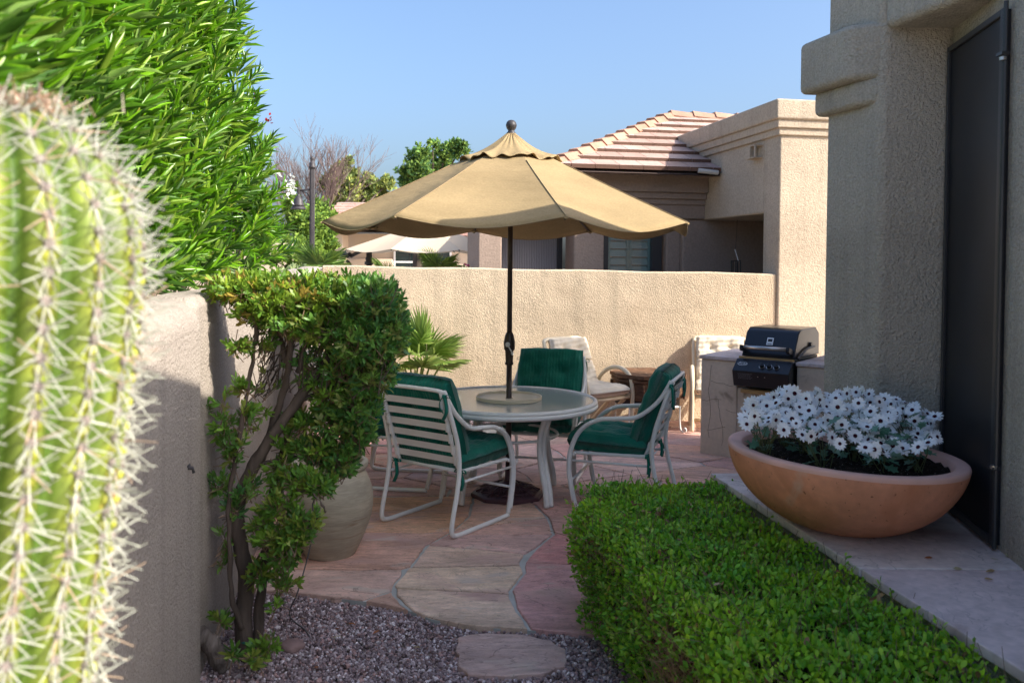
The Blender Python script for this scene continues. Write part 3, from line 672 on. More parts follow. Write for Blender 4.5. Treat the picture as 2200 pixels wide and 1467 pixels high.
# local frame of a chair: faces +Y, x across
def make_chair():
    t = thing('patio_chair', '', 'chair')
    tr = .0152
    for s in (-1,1):
        x = s*.29; mb = MB()
        up = spline([(x,.27,.03),(x,.295,.14),(x,.315,.28),(x,.30,.42),(x,.235,.55),(x,.12,.625),(x,-.02,.645),(x,-.14,.66),(x*.985,-.235,.72),(x*.95,-.31,.80),(x*.90,-.375,.915)], 6)
        mb.tube(up, tr, 9)
        for dxx in (.010,-.010): mb.tube([p+Vector((dxx*s,.006,0)) for p in up[2:30]], tr*.82, 8)       # ribbed double front
        rear = spline([(x,.27,.018),(x,.10,.016),(x,-.12,.016),(x,-.275,.018),(x,-.325,.045),(x,-.315,.13),(x,-.275,.28),(x,-.255,.42),(x,-.27,.56),(x*.985,-.305,.68),(x*.95,-.345,.80),(x*.92,-.37,.86)], 6)
        mb.tube(rear, tr, 9)
        mb.tube([(x,.295,.335),(x*.98,-.255,.335)], .009, 8)
        mb.build('arm_frame', M['white_metal'], t, smooth=True)
    mb = MB(); xb = .245
    tb = spline([(-.262,-.375,.905),(-.2,-.388,.917),(0,-.392,.92),(.2,-.388,.917),(.262,-.375,.905)], 5); mb.tube(tb, .013, 8)
    for s in (-1,1): mb.tube(spline([(s*xb,-.385,.905),(s*xb,-.33,.75),(s*xb,-.265,.55),(s*xb,-.205,.40)], 5), .0125, 8)
    mb.tube([(-.285,-.20,.395),(.285,-.20,.395)], .0125, 8)
    bf = mb.build('back_frame', M['white_metal'], t, smooth=True)
    mb = MB(); ks = 6
    for i in range(ks):
        f = (i+.6)/ks; z = .42+f*.44; y = -.21-.165*f
        pts = [Vector((xx, y+.006*math.cos(xx*6), z)) for xx in np.linspace(-xb-.012, xb+.012, 7)]
        for a_ in range(6):
            p, q = pts[a_], pts[a_+1]
            vs = []
            for e_ in (p,q):
                for dz, dy in ((-.022,.006),(.022,-.009)):
                    vs += [e_+Vector((0,dy-.0015,dz)), e_+Vector((0,dy+.0015,dz))]
            mb.add(vs, [(0,2,6,4),(1,5,7,3),(0,4,5,1),(2,3,7,6)])
        for s in (-1,1):
            mb.tube([(s*xb,y-.001,z-.024),(s*xb,y-.012,z+.024)], .0165, 8)
    sl2 = mb.build('back_straps', M['white_metal'], bf)
    mb = MB(); mb.tube([(-.285,.285,.38),(.285,.285,.38)], .0125, 8)
    for s in (-1,1): mb.tube([(s*.262,.285,.385),(s*.262,-.20,.395)], .0125, 8)
    for i in range(5):
        y = .23-i*.095; mb.box(-.26,.26,y-.022,y+.022,.378,.382)
    m2 = MB(); m2.tube([(-.285,.30,.20),(.285,.30,.20)], .009, 8); m2.build('foot_bar', M['white_metal'], t, smooth=True)
    mb.build('seat_frame', M['white_metal'], t, smooth=False)
    sm = Matrix.Translation((0,.065,.462)) @ Matrix.Rotation(R(2),4,'X')
    sc2 = put_cushion('seat_cushion', M['green_cloth'], t, (.56,.56,.165), sm, tufts=((-.4,-.3),(.4,-.3),(-.4,.35),(.4,.35)), seed=1)
    ties(sc2, [(-.27,-.22,.40),(.27,-.22,.40)], 3)
    bm_ = Matrix.Translation((0,-.228,.715)) @ Matrix.Rotation(R(19.5),4,'X') @ Matrix.Rotation(R(90),4,'X')
    bc = put_cushion('back_cushion', M['green_cloth'], t, (.545,.57,.155), bm_, tufts=((-.4,-.35),(.4,-.35),(-.4,.3),(.4,.3)), seed=2, puff=.3)
    ties(bc, [(-.265,-.375,.885),(.265,-.375,.885)], 5)
    return t
ch = make_chair()
def face(deg): return R(deg-90)                  # heading of local +Y
LBL = [('white framed chair with green cushions seen from behind, nearest the big ceramic pot', (-.405,5.70), 55),
       ('white framed chair with green cushions in side view beside the clipped hedge', (.80,6.16), 161),
       ('white framed chair with green cushions facing the camera behind the table', (.265,6.93), -103),
       ('white framed chair with green cushions mostly hidden behind the nearest chair, left of the table', (-.84,6.68), -8)]
grp = 'green cushioned chairs round the patio table'
ch['label'] = LBL[0][0]; ch['group'] = grp; ch.location = (*LBL[0][1],0); ch.rotation_euler = (0,0,face(LBL[0][2]))
for l, p, a in LBL[1:]: dup(ch, (*p,0), face(a), l)

# table
TX, TY = -.015, 6.30
tb = thing('patio_table', 'round white patio table with frosted glass top among the green chairs', 'table', (TX,TY,0))
mb = MB(); Rt = .625
for r, z, q in ((Rt,.698,.017),(Rt+.003,.672,.019)):
    mb.tube([(r*math.cos(2*math.pi*k/72), r*math.sin(2*math.pi*k/72), z) for k in range(72)], q, 10, closed=True)
mb.lathe([(Rt-.035,.684),(Rt,.684),(Rt,.664),(Rt-.035,.664)], 72)
mb.build('rim', M['white_metal'], tb, smooth=True)
mb = MB(); mb.lathe([(.028,.699),(Rt-.012,.699),(Rt-.012,.705),(.028,.705),(.028,.699)], 72); mb.build('glass_top', M['glass'], tb)
for k in range(4):
    q = R(-50+90*k); c, s_ = math.cos(q), math.sin(q); mb = MB(); tx, ty = -s_, c
    for off in (-.019,.019):
        prof = [(.42,.668),(.405,.60),(.375,.53),(.36,.44),(.365,.34),(.395,.22),(.425,.12),(.438,.012)]
        mb.tube(spline([(r*c+tx*off, r*s_+ty*off, z) for r,z in prof], 5), .0205, 8)
    mb.build('leg', M['white_metal'], tb, smooth=True)
mb = MB(); mb.tube([(.355*math.cos(2*math.pi*k/48), .355*math.sin(2*math.pi*k/48), .46) for k in range(48)], .010, 8, closed=True)
mb.tube([(.40*math.cos(2*math.pi*k/48), .40*math.sin(2*math.pi*k/48), .655) for k in range(48)], .012, 8, closed=True)
mb.build('stretcher_ring', M['white_metal'], tb, smooth=True)
mb = MB(); mb.lathe([(.03,.008),(.225,.008),(.232,.026),(.240,.026),(.238,.0),(.03,.0),(.03,.008)], 56); tyy = mb.build('serving_tray', M['pvc'], smooth=False, loc=(TX,TY,.706), bevel=.003)
tag(tyy, 'round cream lipped tray set round the pole on the glass table', 'tray')

# umbrella
ub = thing('patio_umbrella', 'large tan octagonal patio umbrella open over the table', 'umbrella', (TX,TY,0))
mb = MB(); mb.tube([(0,0,.06),(0,0,1.02)], .0205, 16); mb.tube([(0,0,1.0),(0,0,2.62)], .0185, 16); mb.build('pole', M['bronze'], ub, smooth=True)
mb = MB(); mb.lathe([(.0,0),(.030,.0),(.032,.015),(.027,.02),(.030,.10),(.040,.115),(.042,.165),(.032,.215),(.022,.235)], 20, (0,0,.955)); ck = mb.build('crank_housing', M['bronze'], ub, smooth=False, bevel=.002)
mb = MB(); mb.lathe([(0,-.03),(.018,-.03),(.018,.01),(0,.01)], 14, M=Matrix.Translation((-.012,-.04,1.105))@Matrix.Rotation(R(90),4,'X'))
mb.tube([(-.012,-.062,1.105),(.022,-.066,1.045)], .008, 8, flat=.6); mb.tube([(.022,-.062,1.047),(.022,-.095,1.043)], .010, 8)
mb.build('crank_handle', M['white_metal'], ck, smooth=True)
mb = MB(); mb.lathe([(0,0),(.032,0),(.034,.016),(.026,.024),(.022,.034),(.032,.046),(.039,.066),(.039,.076),(.033,.094),(.020,.106),(0,.111)], 24, (0,0,2.612)); mb.build('finial', M['lamp_metal'], ub, smooth=True)
RU, ZC, ZA = 1.33, 1.965, 2.595
def canopy(r0, r1, z0, z1, nr, na, sag, scal, seed=0, ruffle=0, rot=R(14), sides=8, belly=.0):
    rr = random.Random(seed); ph = [rr.uniform(0,6.28) for _ in range(20)]; vs = []; fs = []
    for j in range(nr+1):
        t = j/nr
        for i in range(sides*na):
            kf = i/na; k = int(kf); f = kf-k; a = R(0)+rot-math.pi/2+2*math.pi*kf/sides
            h = math.pi/sides; d_ = 2*math.pi/sides*f-h
            edge = math.cos(h)/math.cos(d_)          # straight edge between the ribs
            w1 = math.sin(math.pi*f)
            r = (r0+(r1-r0)*t)*(edge*(1)+(1-edge)*.15); z = z0+(z1-z0)*t+belly*math.sin(math.pi*t)
            z -= sag*w1*t**1.5; z -= scal*w1*max(0,(t-.9)/.1)
            z += .004*w1*math.sin(t*9+ph[k])*t
            if ruffle:
                z += ruffle*t**3*math.sin(kf*math.pi*2*1.5+ph[8])*w1+ruffle*.8*t**4*math.sin(kf*math.pi*2*2.5+ph[9]); r += ruffle*.8*t**4*math.sin(kf*math.pi*2*2+ph[10])
                r += .006*(1-t)*math.sin(kf*20+ph[3])
            vs.append((r*math.cos(a), r*math.sin(a), z))
    m = sides*na
    for j in range(nr):
        for i in range(m):
            l = (i+1)%m; fs.append((j*m+i, (j+1)*m+i, (j+1)*m+l, j*m+l))
    return vs, fs
vs, fs = canopy(.05, RU, ZA-.02, ZC, 18, 14,   .068, .006, 3, belly=-.012)
cn = link_mesh('canopy', vs, fs, M['canvas'], ub, smooth=True)
me = cn.data; na = 14; m_ = 8*na                     # keep the rib seams crisp
for ed in me.edges:
    a, b = ed.vertices
    if a % m_ == b % m_ and (a % m_) % na == 0: ed.use_edge_sharp = True
so = cn.modifiers.new('th','SOLIDIFY'); so.thickness = .0025
M['seam'] = mat('canvas_seam', (.30,.22,.12), .9)
for k in range(8):
    a = R(14)-math.pi/2+k*math.pi/4; mb = MB()
    mb.tube([((.05+(RU-.05)*t)*math.cos(a), (.05+(RU-.05)*t)*math.sin(a), ZA-.02+(ZC-ZA+.02)*t-.012*math.sin(math.pi*t)+.003) for t in np.linspace(.3,1,12)], .0032, 5)
    mb.build('seam', M['seam'], ub, smooth=True)
ve = vs[-8*14:]; mb = MB(); mb.tube(ve, .0035, 5, closed=True); mb.build('hem', M['seam'], ub, smooth=True)
vs, fs = canopy(.03, .385, ZA+.030, 2.442, 10, 16, .02, 0, 5, ruffle=.012, belly=-.03)
vn = link_mesh('vent_cap', vs, fs, M['canvas'], ub, smooth=True); so = vn.modifiers.new('th','SOLIDIFY'); so.thickness = .0025
for k in range(8):
    a = R(14)-math.pi/2+k*math.pi/4; c, s_ = math.cos(a), math.sin(a); mb = MB()
    mb.tube([(.05*c,.05*s_,ZA-.05),(1.32*c,1.32*s_,ZC-.014)], .009, 6); rb = mb.build('rib', M['bronze'], ub)
    mb = MB(); mb.tube([(.04*c,.04*s_,2.02),(.62*c,.62*s_,ZA-.06-(ZA-ZC)*.45)], .007, 6); mb.build('strut', M['bronze'], rb)
    mb = MB(); mb.tube([(1.24*c,1.24*s_,ZC-.004),(1.34*c,1.34*s_,ZC-.008)], .016, 6, flat=.5); mb.build('rib_pocket', M['canvas'], rb)
mb = MB(); mb.lathe([(.02,0),(.04,.0),(.045,.03),(.03,.06),(.02,.06)], 14, (0,0,1.99)); mb.build('runner', M['bronze'], ub)
# cast stand
st = thing('umbrella_stand', 'low scrolled maroon cast umbrella stand under the table', 'umbrella stand', (TX,TY,0))
mb = MB(); oc = [(.27,0),(.272,.018),(.262,.034),(.255,.036)]; rot8 = R(8)
def octo(r, z): return [(r*math.cos(rot8+k*math.pi/4), r*math.sin(rot8+k*math.pi/4), z) for k in range(8)]
lv = [octo(.27,.0), octo(.275,.014), octo(.27,.03), octo(.25,.038), octo(.235,.036), octo(.06,.10), octo(.045,.11)]
vs = [p for l in lv for p in l]; fs = [(i*8+k,i*8+(k+1)%8,(i+1)*8+(k+1)%8,(i+1)*8+k) for i in range(len(lv)-1) for k in range(8)]+[tuple(48+k for k in range(8))]
mb.add(vs, fs); pl = mb.build('base_plate', M['iron_stand'], st, bevel=.003)
mb = MB()
for k in range(8):
    a = rot8+k*math.pi/4; a2 = a+math.pi/8
    def pp(r, an, dz=.006):
        z = .036+(.235-r)/(.235-.06)*.064+dz; return (r*math.cos(an), r*math.sin(an), z)
    mb.tube([pp(.235,a),pp(.07,a)], .006, 6)
    for sg in (-1,1):
        mb.tube(spline([pp(.215,a2+sg*.05),pp(.19,a2+sg*.26),pp(.145,a2+sg*.22),pp(.15,a2+sg*.06),pp(.175,a2+sg*.10)], 4), .006, 6)
        mb.tube(spline([pp(.13,a2+sg*.02),pp(.12,a2+sg*.2),pp(.09,a2+sg*.22),pp(.09,a2+sg*.05)], 4), .005, 6)
mb.build('scrollwork', M['iron_stand'], pl, smooth=True)
mb = MB(); mb.lathe([(.045,.10),(.03,.12),(.024,.13),(.024,.19),(.021,.19)], 16); mb.build('socket', M['iron_stand'], st, smooth=True)

# cream PVC chairs
def make_pvc():
    t = thing('lounge_chair', '', 'chair'); r = .021
    for s in (-1,1):
        x = s*.30; mb = MB()
        mb.tube(spline([(x,.30,.02),(x,.31,.25),(x,.31,.44),(x,.27,.575),(x,.15,.64),(x,.0,.63),(x,-.12,.56),(x,-.2,.46)], 6), r, 10)
        mb.tube(spline([(x,-.30,.02),(x,-.22,.10),(x,-.05,.26),(x,.10,.40)], 5), r, 10)
        mb.tube(spline([(x,.28,.40),(x,.14,.28),(x,-.02,.12),(x,-.10,.04),(x,-.16,.022),(x,-.30,.022)], 5), r*.95, 10)
        mb.build('arm_frame', M['pvc'], t, smooth=True)
    mb = MB(); mb.tube(spline([(-.27,-.14,.38),(-.27,-.26,.60),(-.27,-.38,.86),(-.22,-.405,.905),(-.12,-.41,.91),(.12,-.41,.91),(.22,-.405,.905),(.27,-.38,.86),(.27,-.26,.60),(.27,-.14,.38)], 5), r, 10)
    mb.tube([(-.30,.28,.37),(.30,.28,.37)], r, 10); mb.tube([(-.30,-.16,.37),(.30,-.16,.37)], r, 10)
    for s in (-1,1): mb.tube([(s*.27,.28,.37),(s*.27,-.16,.37)], r*.9, 8)
    mb.build('seat_frame', M['pvc'], t, smooth=True)
    mb = MB(); mb.tube([(-.30,-.30,.03),(.30,-.30,.03)], r*.9, 10); mb.build('foot_bar', M['pvc'], t, smooth=True)
    put_cushion('seat_cushion', M['cream_cloth'], t, (.54,.52,.11), Matrix.Translation((0,.08,.445)), tufts=((-.4,0),(.4,0)), seed=11)
    b1 = Matrix.Translation((0,-.19,.57)) @ Matrix.Rotation(R(23),4,'X') @ Matrix.Rotation(R(90),4,'X')
    put_cushion('back_cushion', M['cream_cloth'], t, (.50,.26,.12), b1, tufts=((-.4,0),(.4,0)), seed=12)
    b1 = Matrix.Translation((0,-.29,.80)) @ Matrix.Rotation(R(23),4,'X') @ Matrix.Rotation(R(90),4,'X')
    put_cushion('head_cushion', M['cream_cloth'], t, (.50,.26,.11), b1, tufts=((-.4,0),(.4,0)), seed=13)
    return t
pc = make_pvc(); g2_ = 'cream tube framed lounge chairs'
pc['label'] = 'cream tube chair with cream cushions behind the green chair facing the camera'; pc['group'] = g2_
pc.location = (.78,8.70,0); pc.rotation_euler = (0,0,face(-52))
dup(pc, (2.16,8.92,0), face(-100), 'cream tube chair with cream cushions by the wall behind the barbecue island')
dup(pc, (-1.42,7.55,0), face(-5), 'cream tube chair almost hidden behind the leaning shrub')

# fire box on iron stand
fp = thing('fire_pit', 'weathered brown octagonal wooden fire pit box on a thin iron stand', 'fire pit', (1.40,8.92,0), R(8))
def octp(r, k=8, off=.5, sx=1.0): return [(r*sx*math.cos(2*math.pi*(i+off)/k), r*math.sin(2*math.pi*(i+off)/k)) for i in range(k)]
mb = MB(); mb.prism(octp(.36), .33, .50); mb.prism(octp(.375), .505, .535); mb.prism(octp(.39), .545, .585)
for i in range(8):
    a = 2*math.pi*(i+.5)/8; mb.tube([(.37*math.cos(a),.37*math.sin(a),.32),(.37*math.cos(a),.37*math.sin(a),.5)], .014, 6)
mb.build('box', M['wood'], fp, bevel=.006)
mb = MB(); mb.prism(octp(.33), .255, .325); mb.build('tray', M['lamp_metal'], fp)
mb = MB()
for i in range(4):
    a = math.pi/4+i*math.pi/2; c, s_ = math.cos(a), math.sin(a)
    mb.tube(spline([(.37*c,.37*s_,.27),(.37*c,.37*s_,.12),(.38*c,.38*s_,.04),(.41*c,.41*s_,.012),(.44*c,.44*s_,.03),(.43*c,.43*s_,.055),(.415*c,.415*s_,.04)], 5), .009, 6)
mb.tube([(.36*math.cos(math.pi/4+i*math.pi/2),.36*math.sin(math.pi/4+i*math.pi/2),.262) for i in range(4)], .012, 6, closed=True)
mb.build('iron_stand', M['white_metal'], fp, smooth=True)

# ---------------------------------------------------------------- barbecue island and grill
u_ = Vector((.80,-.60,0)); v_ = Vector((.60,.80,0)); O = Vector((1.70,7.78,0))
IM = Matrix(((u_.x,v_.x,0,O.x),(u_.y,v_.y,0,O.y),(0,0,1,0),(0,0,0,1)))
isl = thing('barbecue_island', 'cracked tan stucco barbecue island under the black grill', 'barbecue island', tuple(O), math.atan2(u_.y,u_.x))
mb = MB(); mb.box(0,.34,0,.76,-.02,.85); mb.box(.335,.86,.01,.76,-.02,.62); mb.box(.86,1.16,.0,.76,-.02,.85); mb.box(.33,.87,.69,.765,.6,.85)
mb.build('base', M['island'], isl, bevel=.012)
mb = MB()
for x0, x1 in ((-.012,.345),(.855,1.172)): mb.box(x0,x1,-.015,.78,.852,.882, col=(.6,.5,.47))
mb.build('stone_top', M['slab'], isl, bevel=.004)
mb = MB(); mb.box(.38,.82,-.02,.02,.585,.618); mb.build('timber_rail', M['plank'], isl, bevel=.003)
# cracks in the render: thin raised beads that follow wandering lines
mb = MB(); rc = random.Random(4)
for x, z, n, dx, dz in ((.10,.80,9,.0,-.07),(.10,.66,6,.035,-.006),(.17,.50,8,.0,-.05),(.02,.48,5,.035,.008),(.24,.42,7,.03,-.004),(.06,.22,6,.035,.004),(.45,.50,7,.0,-.05)):
    pts = [Vector((x,-.0005,z))]
    for i in range(n): pts.append(pts[-1]+Vector((dx+rc.uniform(-.018,.018),0,dz+rc.uniform(-.012,.012))))
    pts = [p for p in pts if p.x < .33 or p.z < .6]
    if len(pts) > 2: mb.tube(pts, .0017, 5)
mb.build('crack', mat('crack', (.24,.18,.13), .95), isl)
gr_ = thing('gas_grill', 'black gas grill with steel handle and three knobs set in the island', 'grill', tuple(O), math.atan2(u_.y,u_.x))
X0, X1 = .36, .84
mb = MB()
def extr(mb, prof, x0, x1, taper=0):
    n = len(prof); vs = [(x0,y,z) for y,z in prof]+[(x1,y,z) for y,z in prof]
    mb.add(vs, [tuple(range(n))[::-1], tuple(range(n,2*n))]+[(i,(i+1)%n,(i+1)%n+n,i+n) for i in range(n)])
extr(mb, [(.02,.90),(.04,.955),(.13,1.11),(.20,1.145),(.58,1.145),(.67,1.09),(.68,.90)], X0+.01, X1-.01)
lid = mb.build('lid', M['black_gloss'], gr_, bevel=.008, seg=3)
mb = MB(); mb.tube([(X0+.04,-.045,.985),(X1-.04,-.045,.985)], .0175, 12); hd = mb.build('handle', M['steel'], lid, smooth=True)
mb = MB()
for x in (X0+.03,X1-.045):
    mb.prism([(x,0),(x+.02,0),(x+.02,.1),(x,.1)], 0, .001)
    extr(mb, [(-.07,.975),(-.06,1.005),(-.02,.995),(.055,.97),(.045,.935),(-.02,.945),(-.06,.955)], x-.006, x+.022)
mb.v = mb.v[0:0]+mb.v; mb.build('handle_bracket', M['black_metal'], lid, bevel=.004)
mb = MB(); mb.box(X0+.0,X1-.0,-.012,.0,.885,.902); mb.build('lid_trim', M['plank'], lid)
mb = MB(); mb.tube(spline([(X1+.004,.50,.98),(X1+.004,.30,.97),(X1+.004,.08,.90)], 4), .010, 8); mb.lathe([(0,0),(.02,0),(.02,.02),(0,.02)], 12, M=Matrix.Translation((X1-.012,.42,1.0))@Matrix.Rotation(R(90),4,'Y')); mb.build('lid_arm', M['dark_frame'], lid)
# badge on the lid
LM = Matrix.Translation(((X0+X1)/2,.085-.004,1.035)) @ Matrix.Rotation(-math.atan2(.09,.16),4,'X')
mb = MB(); mb.box(-.028,.028,-.004,.0,-.034,.034,LM); bd = mb.build('badge', M['white_paint'], lid)
mb = MB(); mb.box(-.019,.019,-.006,-.004,-.004,.022,LM); mb.box(-.02,.02,-.0055,-.004,-.026,-.020,LM)
mb.build('badge_mark', M['black_metal'], bd)
mb = MB(); extr(mb, [(.67,.62),(.67,.895),(.02,.895),(.02,.66),(.1,.62)], X0+.02, X1-.02); mb.build('firebox', M['black_metal'], gr_, bevel=.006)
mb = MB(); extr(mb, [(.02,.885),(-.045,.885),(-.155,.79),(-.115,.655),(.01,.655)], X0-.005, X1+.005); pn = mb.build('control_panel', M['black_gloss'], gr_, bevel=.006)
pa = math.atan2(.095,.11)
PM = lambda x, t: Matrix.Translation((x,-.045-.11*t,.885-.095*t)) @ Matrix.Rotation(math.pi/2-0,4,'X') @ Matrix.Rotation(-(math.pi/2-pa)-0,4,'X')
for k in range(3):
    mb = MB(); c = Vector((.60+k*.062,-.10,.835)); nrm_ = Vector((0,-.095,.11)).normalized(); q4 = Matrix.Translation(c) @ nrm_.to_track_quat('Z','Y').to_matrix().to_4x4()
    mb.lathe([(0,0),(.026,0),(.026,.004),(0,.004)], 20, M=q4); kb = mb.build('knob', M['steel'], pn)
    mb = MB(); mb.lathe([(0,.004),(.021,.004),(.019,.026),(0,.028)], 16, M=q4); mb.box(-.004,.004,-.02,.02,.02,.036,q4); mb.build('knob_grip', M['black_metal'], kb, smooth=False)
nrm_ = Vector((0,-.095,.11)).normalized(); xax = Vector((1,0,0)); yax = nrm_.cross(xax)
def face_m(x, y, z): return Matrix(((1,yax.x,nrm_.x,x),(0,yax.y,nrm_.y,y),(0,yax.z,nrm_.z,z),(0,0,0,1)))
q4 = face_m(.425,-.092,.846)
mb = MB(); n = 28
mb.add([q4@Vector((.044*math.cos(2*math.pi*k/n),.021*math.sin(2*math.pi*k/n),.001)) for k in range(n)], [tuple(range(n))]); ov = mb.build('logo_plate', M['white_paint'], pn)
mb = MB(); mb.add([q4@Vector((.040*math.cos(2*math.pi*k/n),.018*math.sin(2*math.pi*k/n),.002)) for k in range(n)], [tuple(range(n))]); mb.build('logo_ground', M['black_metal'], ov)
def text_mesh(s, size, M4, m, parent, name='lettering', shear=0):
    cu = bpy.data.curves.new('t','FONT'); cu.body = s; cu.size = size; cu.align_x = 'CENTER'; cu.align_y = 'CENTER'; cu.extrude = .0003; cu.shear = shear
    o = bpy.data.objects.new('t', cu); C.objects.link(o); bpy.context.view_layer.update()
    me = bpy.data.meshes.new_from_object(o.evaluated_get(bpy.context.evaluated_depsgraph_get())); bpy.data.objects.remove(o); bpy.data.curves.remove(cu)
    me.transform(M4); me.materials.clear(); me.materials.append(m); r = bpy.data.objects.new(name, me); C.objects.link(r); r.parent = parent; return r
text_mesh('Turbo', .029, q4@Matrix.Translation((0,0,.0028)), M['white_paint'], ov, shear=.25)
# printed lines and screws on the lower panel face
n2 = Vector((0,-.135,-.04)).normalized(); y2 = n2.cross(xax)
q5 = Matrix(((1,y2.x,n2.x,.45),(0,y2.y,n2.y,-.143),(0,y2.z,n2.z,.75),(0,0,0,1)))
M['print'] = mat('grey_print', (.16,.16,.17), .6)
mb = MB(); rl = random.Random(9)
for i in range(5):
    x = -.045
    while x < .07:
        w1 = rl.uniform(.006,.02); mb.box(x,x+w1,-.002+i*.011-.025,.0015+i*.011-.025,.0005,.0015,q5); x += w1+.004
mb.build('instruction_print', M['print'], pn)
mb = MB()
for x in (.13,.19): mb.lathe([(0,.0),(.005,.0),(.004,.003),(0,.004)], 10, M=q5@Matrix.Translation((x,0,0)))
mb.build('screws', M['steel'], pn)
for o_ in list(gr_.children): pass

# ---------------------------------------------------------------- terracotta bowl and daisies
BX, BY, BZ = 1.372, 3.60, .625
TL = Matrix.Rotation(R(3.0),4,'Y')
bw = thing('planter_bowl', 'wide shallow terracotta bowl full of white daisies on the ledge', 'planter', (BX,BY,BZ))
prof = [(0,.0),(.17,.0),(.205,.006),(.265,.03),(.328,.068),(.382,.115),(.421,.165),(.449,.215),(.465,.262),(.469,.285)]
bt = Matrix.Translation((0,0,-.0)) @ TL
mb = MB(); mb.lathe(spline([(a,0,b) for a,b in prof],3) and [(p.x,p.z) for p in spline([(a,0,b) for a,b in prof],3)], 72, M=bt); bo = mb.build('bowl', M['terracotta'], bw, smooth=True)
mb = MB(); mb.lathe([(.469,.285),(.471,.296),(.467,.305),(.457,.308),(.418,.304),(.411,.298),(.400,.26),(.385,.22)], 72, M=bt); mb.build('rim', M['rim'], bo, smooth=True)
mb = MB(); rs = random.Random(2); vs = [bt@Vector((0,0,.285))]; rings = 16; ns = 64
for j in range(1,rings+1):
    for k in range(ns):
        r = .402*j/rings; a = 2*math.pi*k/ns; vs.append(bt@Vector((r*math.cos(a), r*math.sin(a), .280+rs.uniform(-.007,.007)+.008*math.sin(a*3+j*.5)-.014*(j/rings)**4)))
fs = [(0,1+k,1+(k+1)%ns) for k in range(ns)]+[(1+(j-1)*ns+k,1+j*ns+k,1+j*ns+(k+1)%ns,1+(j-1)*ns+(k+1)%ns) for j in range(1,rings) for k in range(ns)]
mb.add(vs, fs); mb.build('soil', M['soil'], bw)
# daisies
ds = thing('daisy_plant', 'mass of white artificial daisies with maroon centres standing in the bowl', 'flowers', (BX,BY,BZ+.25))
def petal_mesh(var):
    rr = random.Random(var); vs = []; fs = []
    for layer in range(2):
        n = 11+layer*2
        for i in range(n):
            a = 2*math.pi*(i+.5*layer)/n+rr.uniform(-.08,.08); L_ = .030*rr.uniform(.9,1.08)*(1 if layer == 0 else .9); z = .002+layer*.003; lift = rr.uniform(-.004,.006)+layer*.002
            c, s_ = math.cos(a), math.sin(a); b = len(vs)
            for t, wd_, dz in ((.12,.15,0),(.5,.30,.2),(.82,.30,.6),(.97,.13,.8)):
                for sg in (-1,0,1):
                    vs.append((c*L_*t-s_*sg*wd_*L_*.55, s_*L_*t+c*sg*wd_*L_*.55, z+lift*dz-(.0016 if sg == 0 else 0)))
            vs.append((c*L_*1.06, s_*L_*1.06, z+lift))
            for q in range(3):
                for p in range(2):
                    k = b+q*3+p; fs.append((k,k+1,k+4,k+3))
            fs += [(b+9,b+10,b+12),(b+10,b+11,b+12)]
    return vs, fs
pm = []
for i in range(4):
    vs, fs = petal_mesh(i); me = bpy.data.meshes.new('flower'); me.from_pydata(vs, [], fs); me.materials.append(M['petal']); pm.append(me)
eb = MB(); eb.lathe([(0,.003),(.0078,.003),(.0075,.007),(.004,.0095),(0,.0085)], 14); eo = eb.build('flower_centre', M['eye'], smooth=True); em = eo.data; bpy.data.objects.remove(eo)
rd = random.Random(21); heads = []; base = Vector((BX,BY,BZ+.25)); tries = 0
env = [(1588,880,945),(1620,850,915),(1680,842,930),(1720,842,950),(1800,840,968),(1880,836,985),(1900,850,985),(1960,872,975),(2015,895,965)]
while len(heads) < 98 and tries < 9000:
    tries += 1
    px = rd.uniform(1596,2012); lo = np.interp(px, [e_[0] for e_ in env], [e_[1] for e_ in env]); hi = np.interp(px, [e_[0] for e_ in env], [e_[2] for e_ in env])
    if px < 1650 and rd.random() < .3: continue
    f = rd.random()**1.25; py = lo+(hi-lo)*f*.92; d = 3.72-.42*f**1.2+rd.uniform(-.06,.06)
    p = P(px, py, d)
    if (p.xy-Vector((BX,BY))).length > .47: continue
    if any((p-h[0]).length < .038 for h in heads): continue
    heads.append((p, px, py))
for i, (p, px, py) in enumerate(heads[:98]):
    o = bpy.data.objects.new('flower', pm[i%4]); C.objects.link(o); o.parent = ds
    to = (Vector((0,0,EYE))-p).normalized(); dr = (to*rd.uniform(.1,1.1)+Vector((rd.uniform(-.9,.8),rd.uniform(-.6,.5),rd.uniform(-.25,1.1)))).normalized()
    q = dr.to_track_quat('Z','Y') @ Quaternion((0,0,1), rd.uniform(0,6)); s_ = rd.choice([.78,.9,1,1.05,1.15])*rd.uniform(.94,1.06)
    o.location = p-base; o.rotation_mode = 'QUATERNION'; o.rotation_quaternion = q; o.scale = (s_,)*3
    c = bpy.data.objects.new('flower_centre', em); C.objects.link(c); c.parent = o
roots = [Vector((BX+.36*math.cos(a)*k, BY-.05+.30*math.sin(a)*k, BZ+.25)) for a, k in ((0.2,.8),(1.2,.7),(2.2,.8),(3.2,.95),(4.0,.6),(4.9,.75),(5.7,.8),(0,.1),(2.8,.45),(5.3,.35))]
extra = []
tries = 0
while len(extra) < 75 and tries < 6000:
    tries += 1
    px = rd.uniform(1600,2005); lo = np.interp(px, [e_[0] for e_ in env], [e_[1] for e_ in env]); hi = np.interp(px, [e_[0] for e_ in env], [e_[2] for e_ in env])
    f = rd.random()**1.6; p = P(px, lo+10+(hi-lo)*f*.7, 3.80-.40*f+rd.uniform(0,.12))
    if (p.xy-Vector((BX,BY))).length < .46 and not any((p-h).length < .03 for h in extra): extra.append(p)
evs, efs, cvs = [], [], MB()
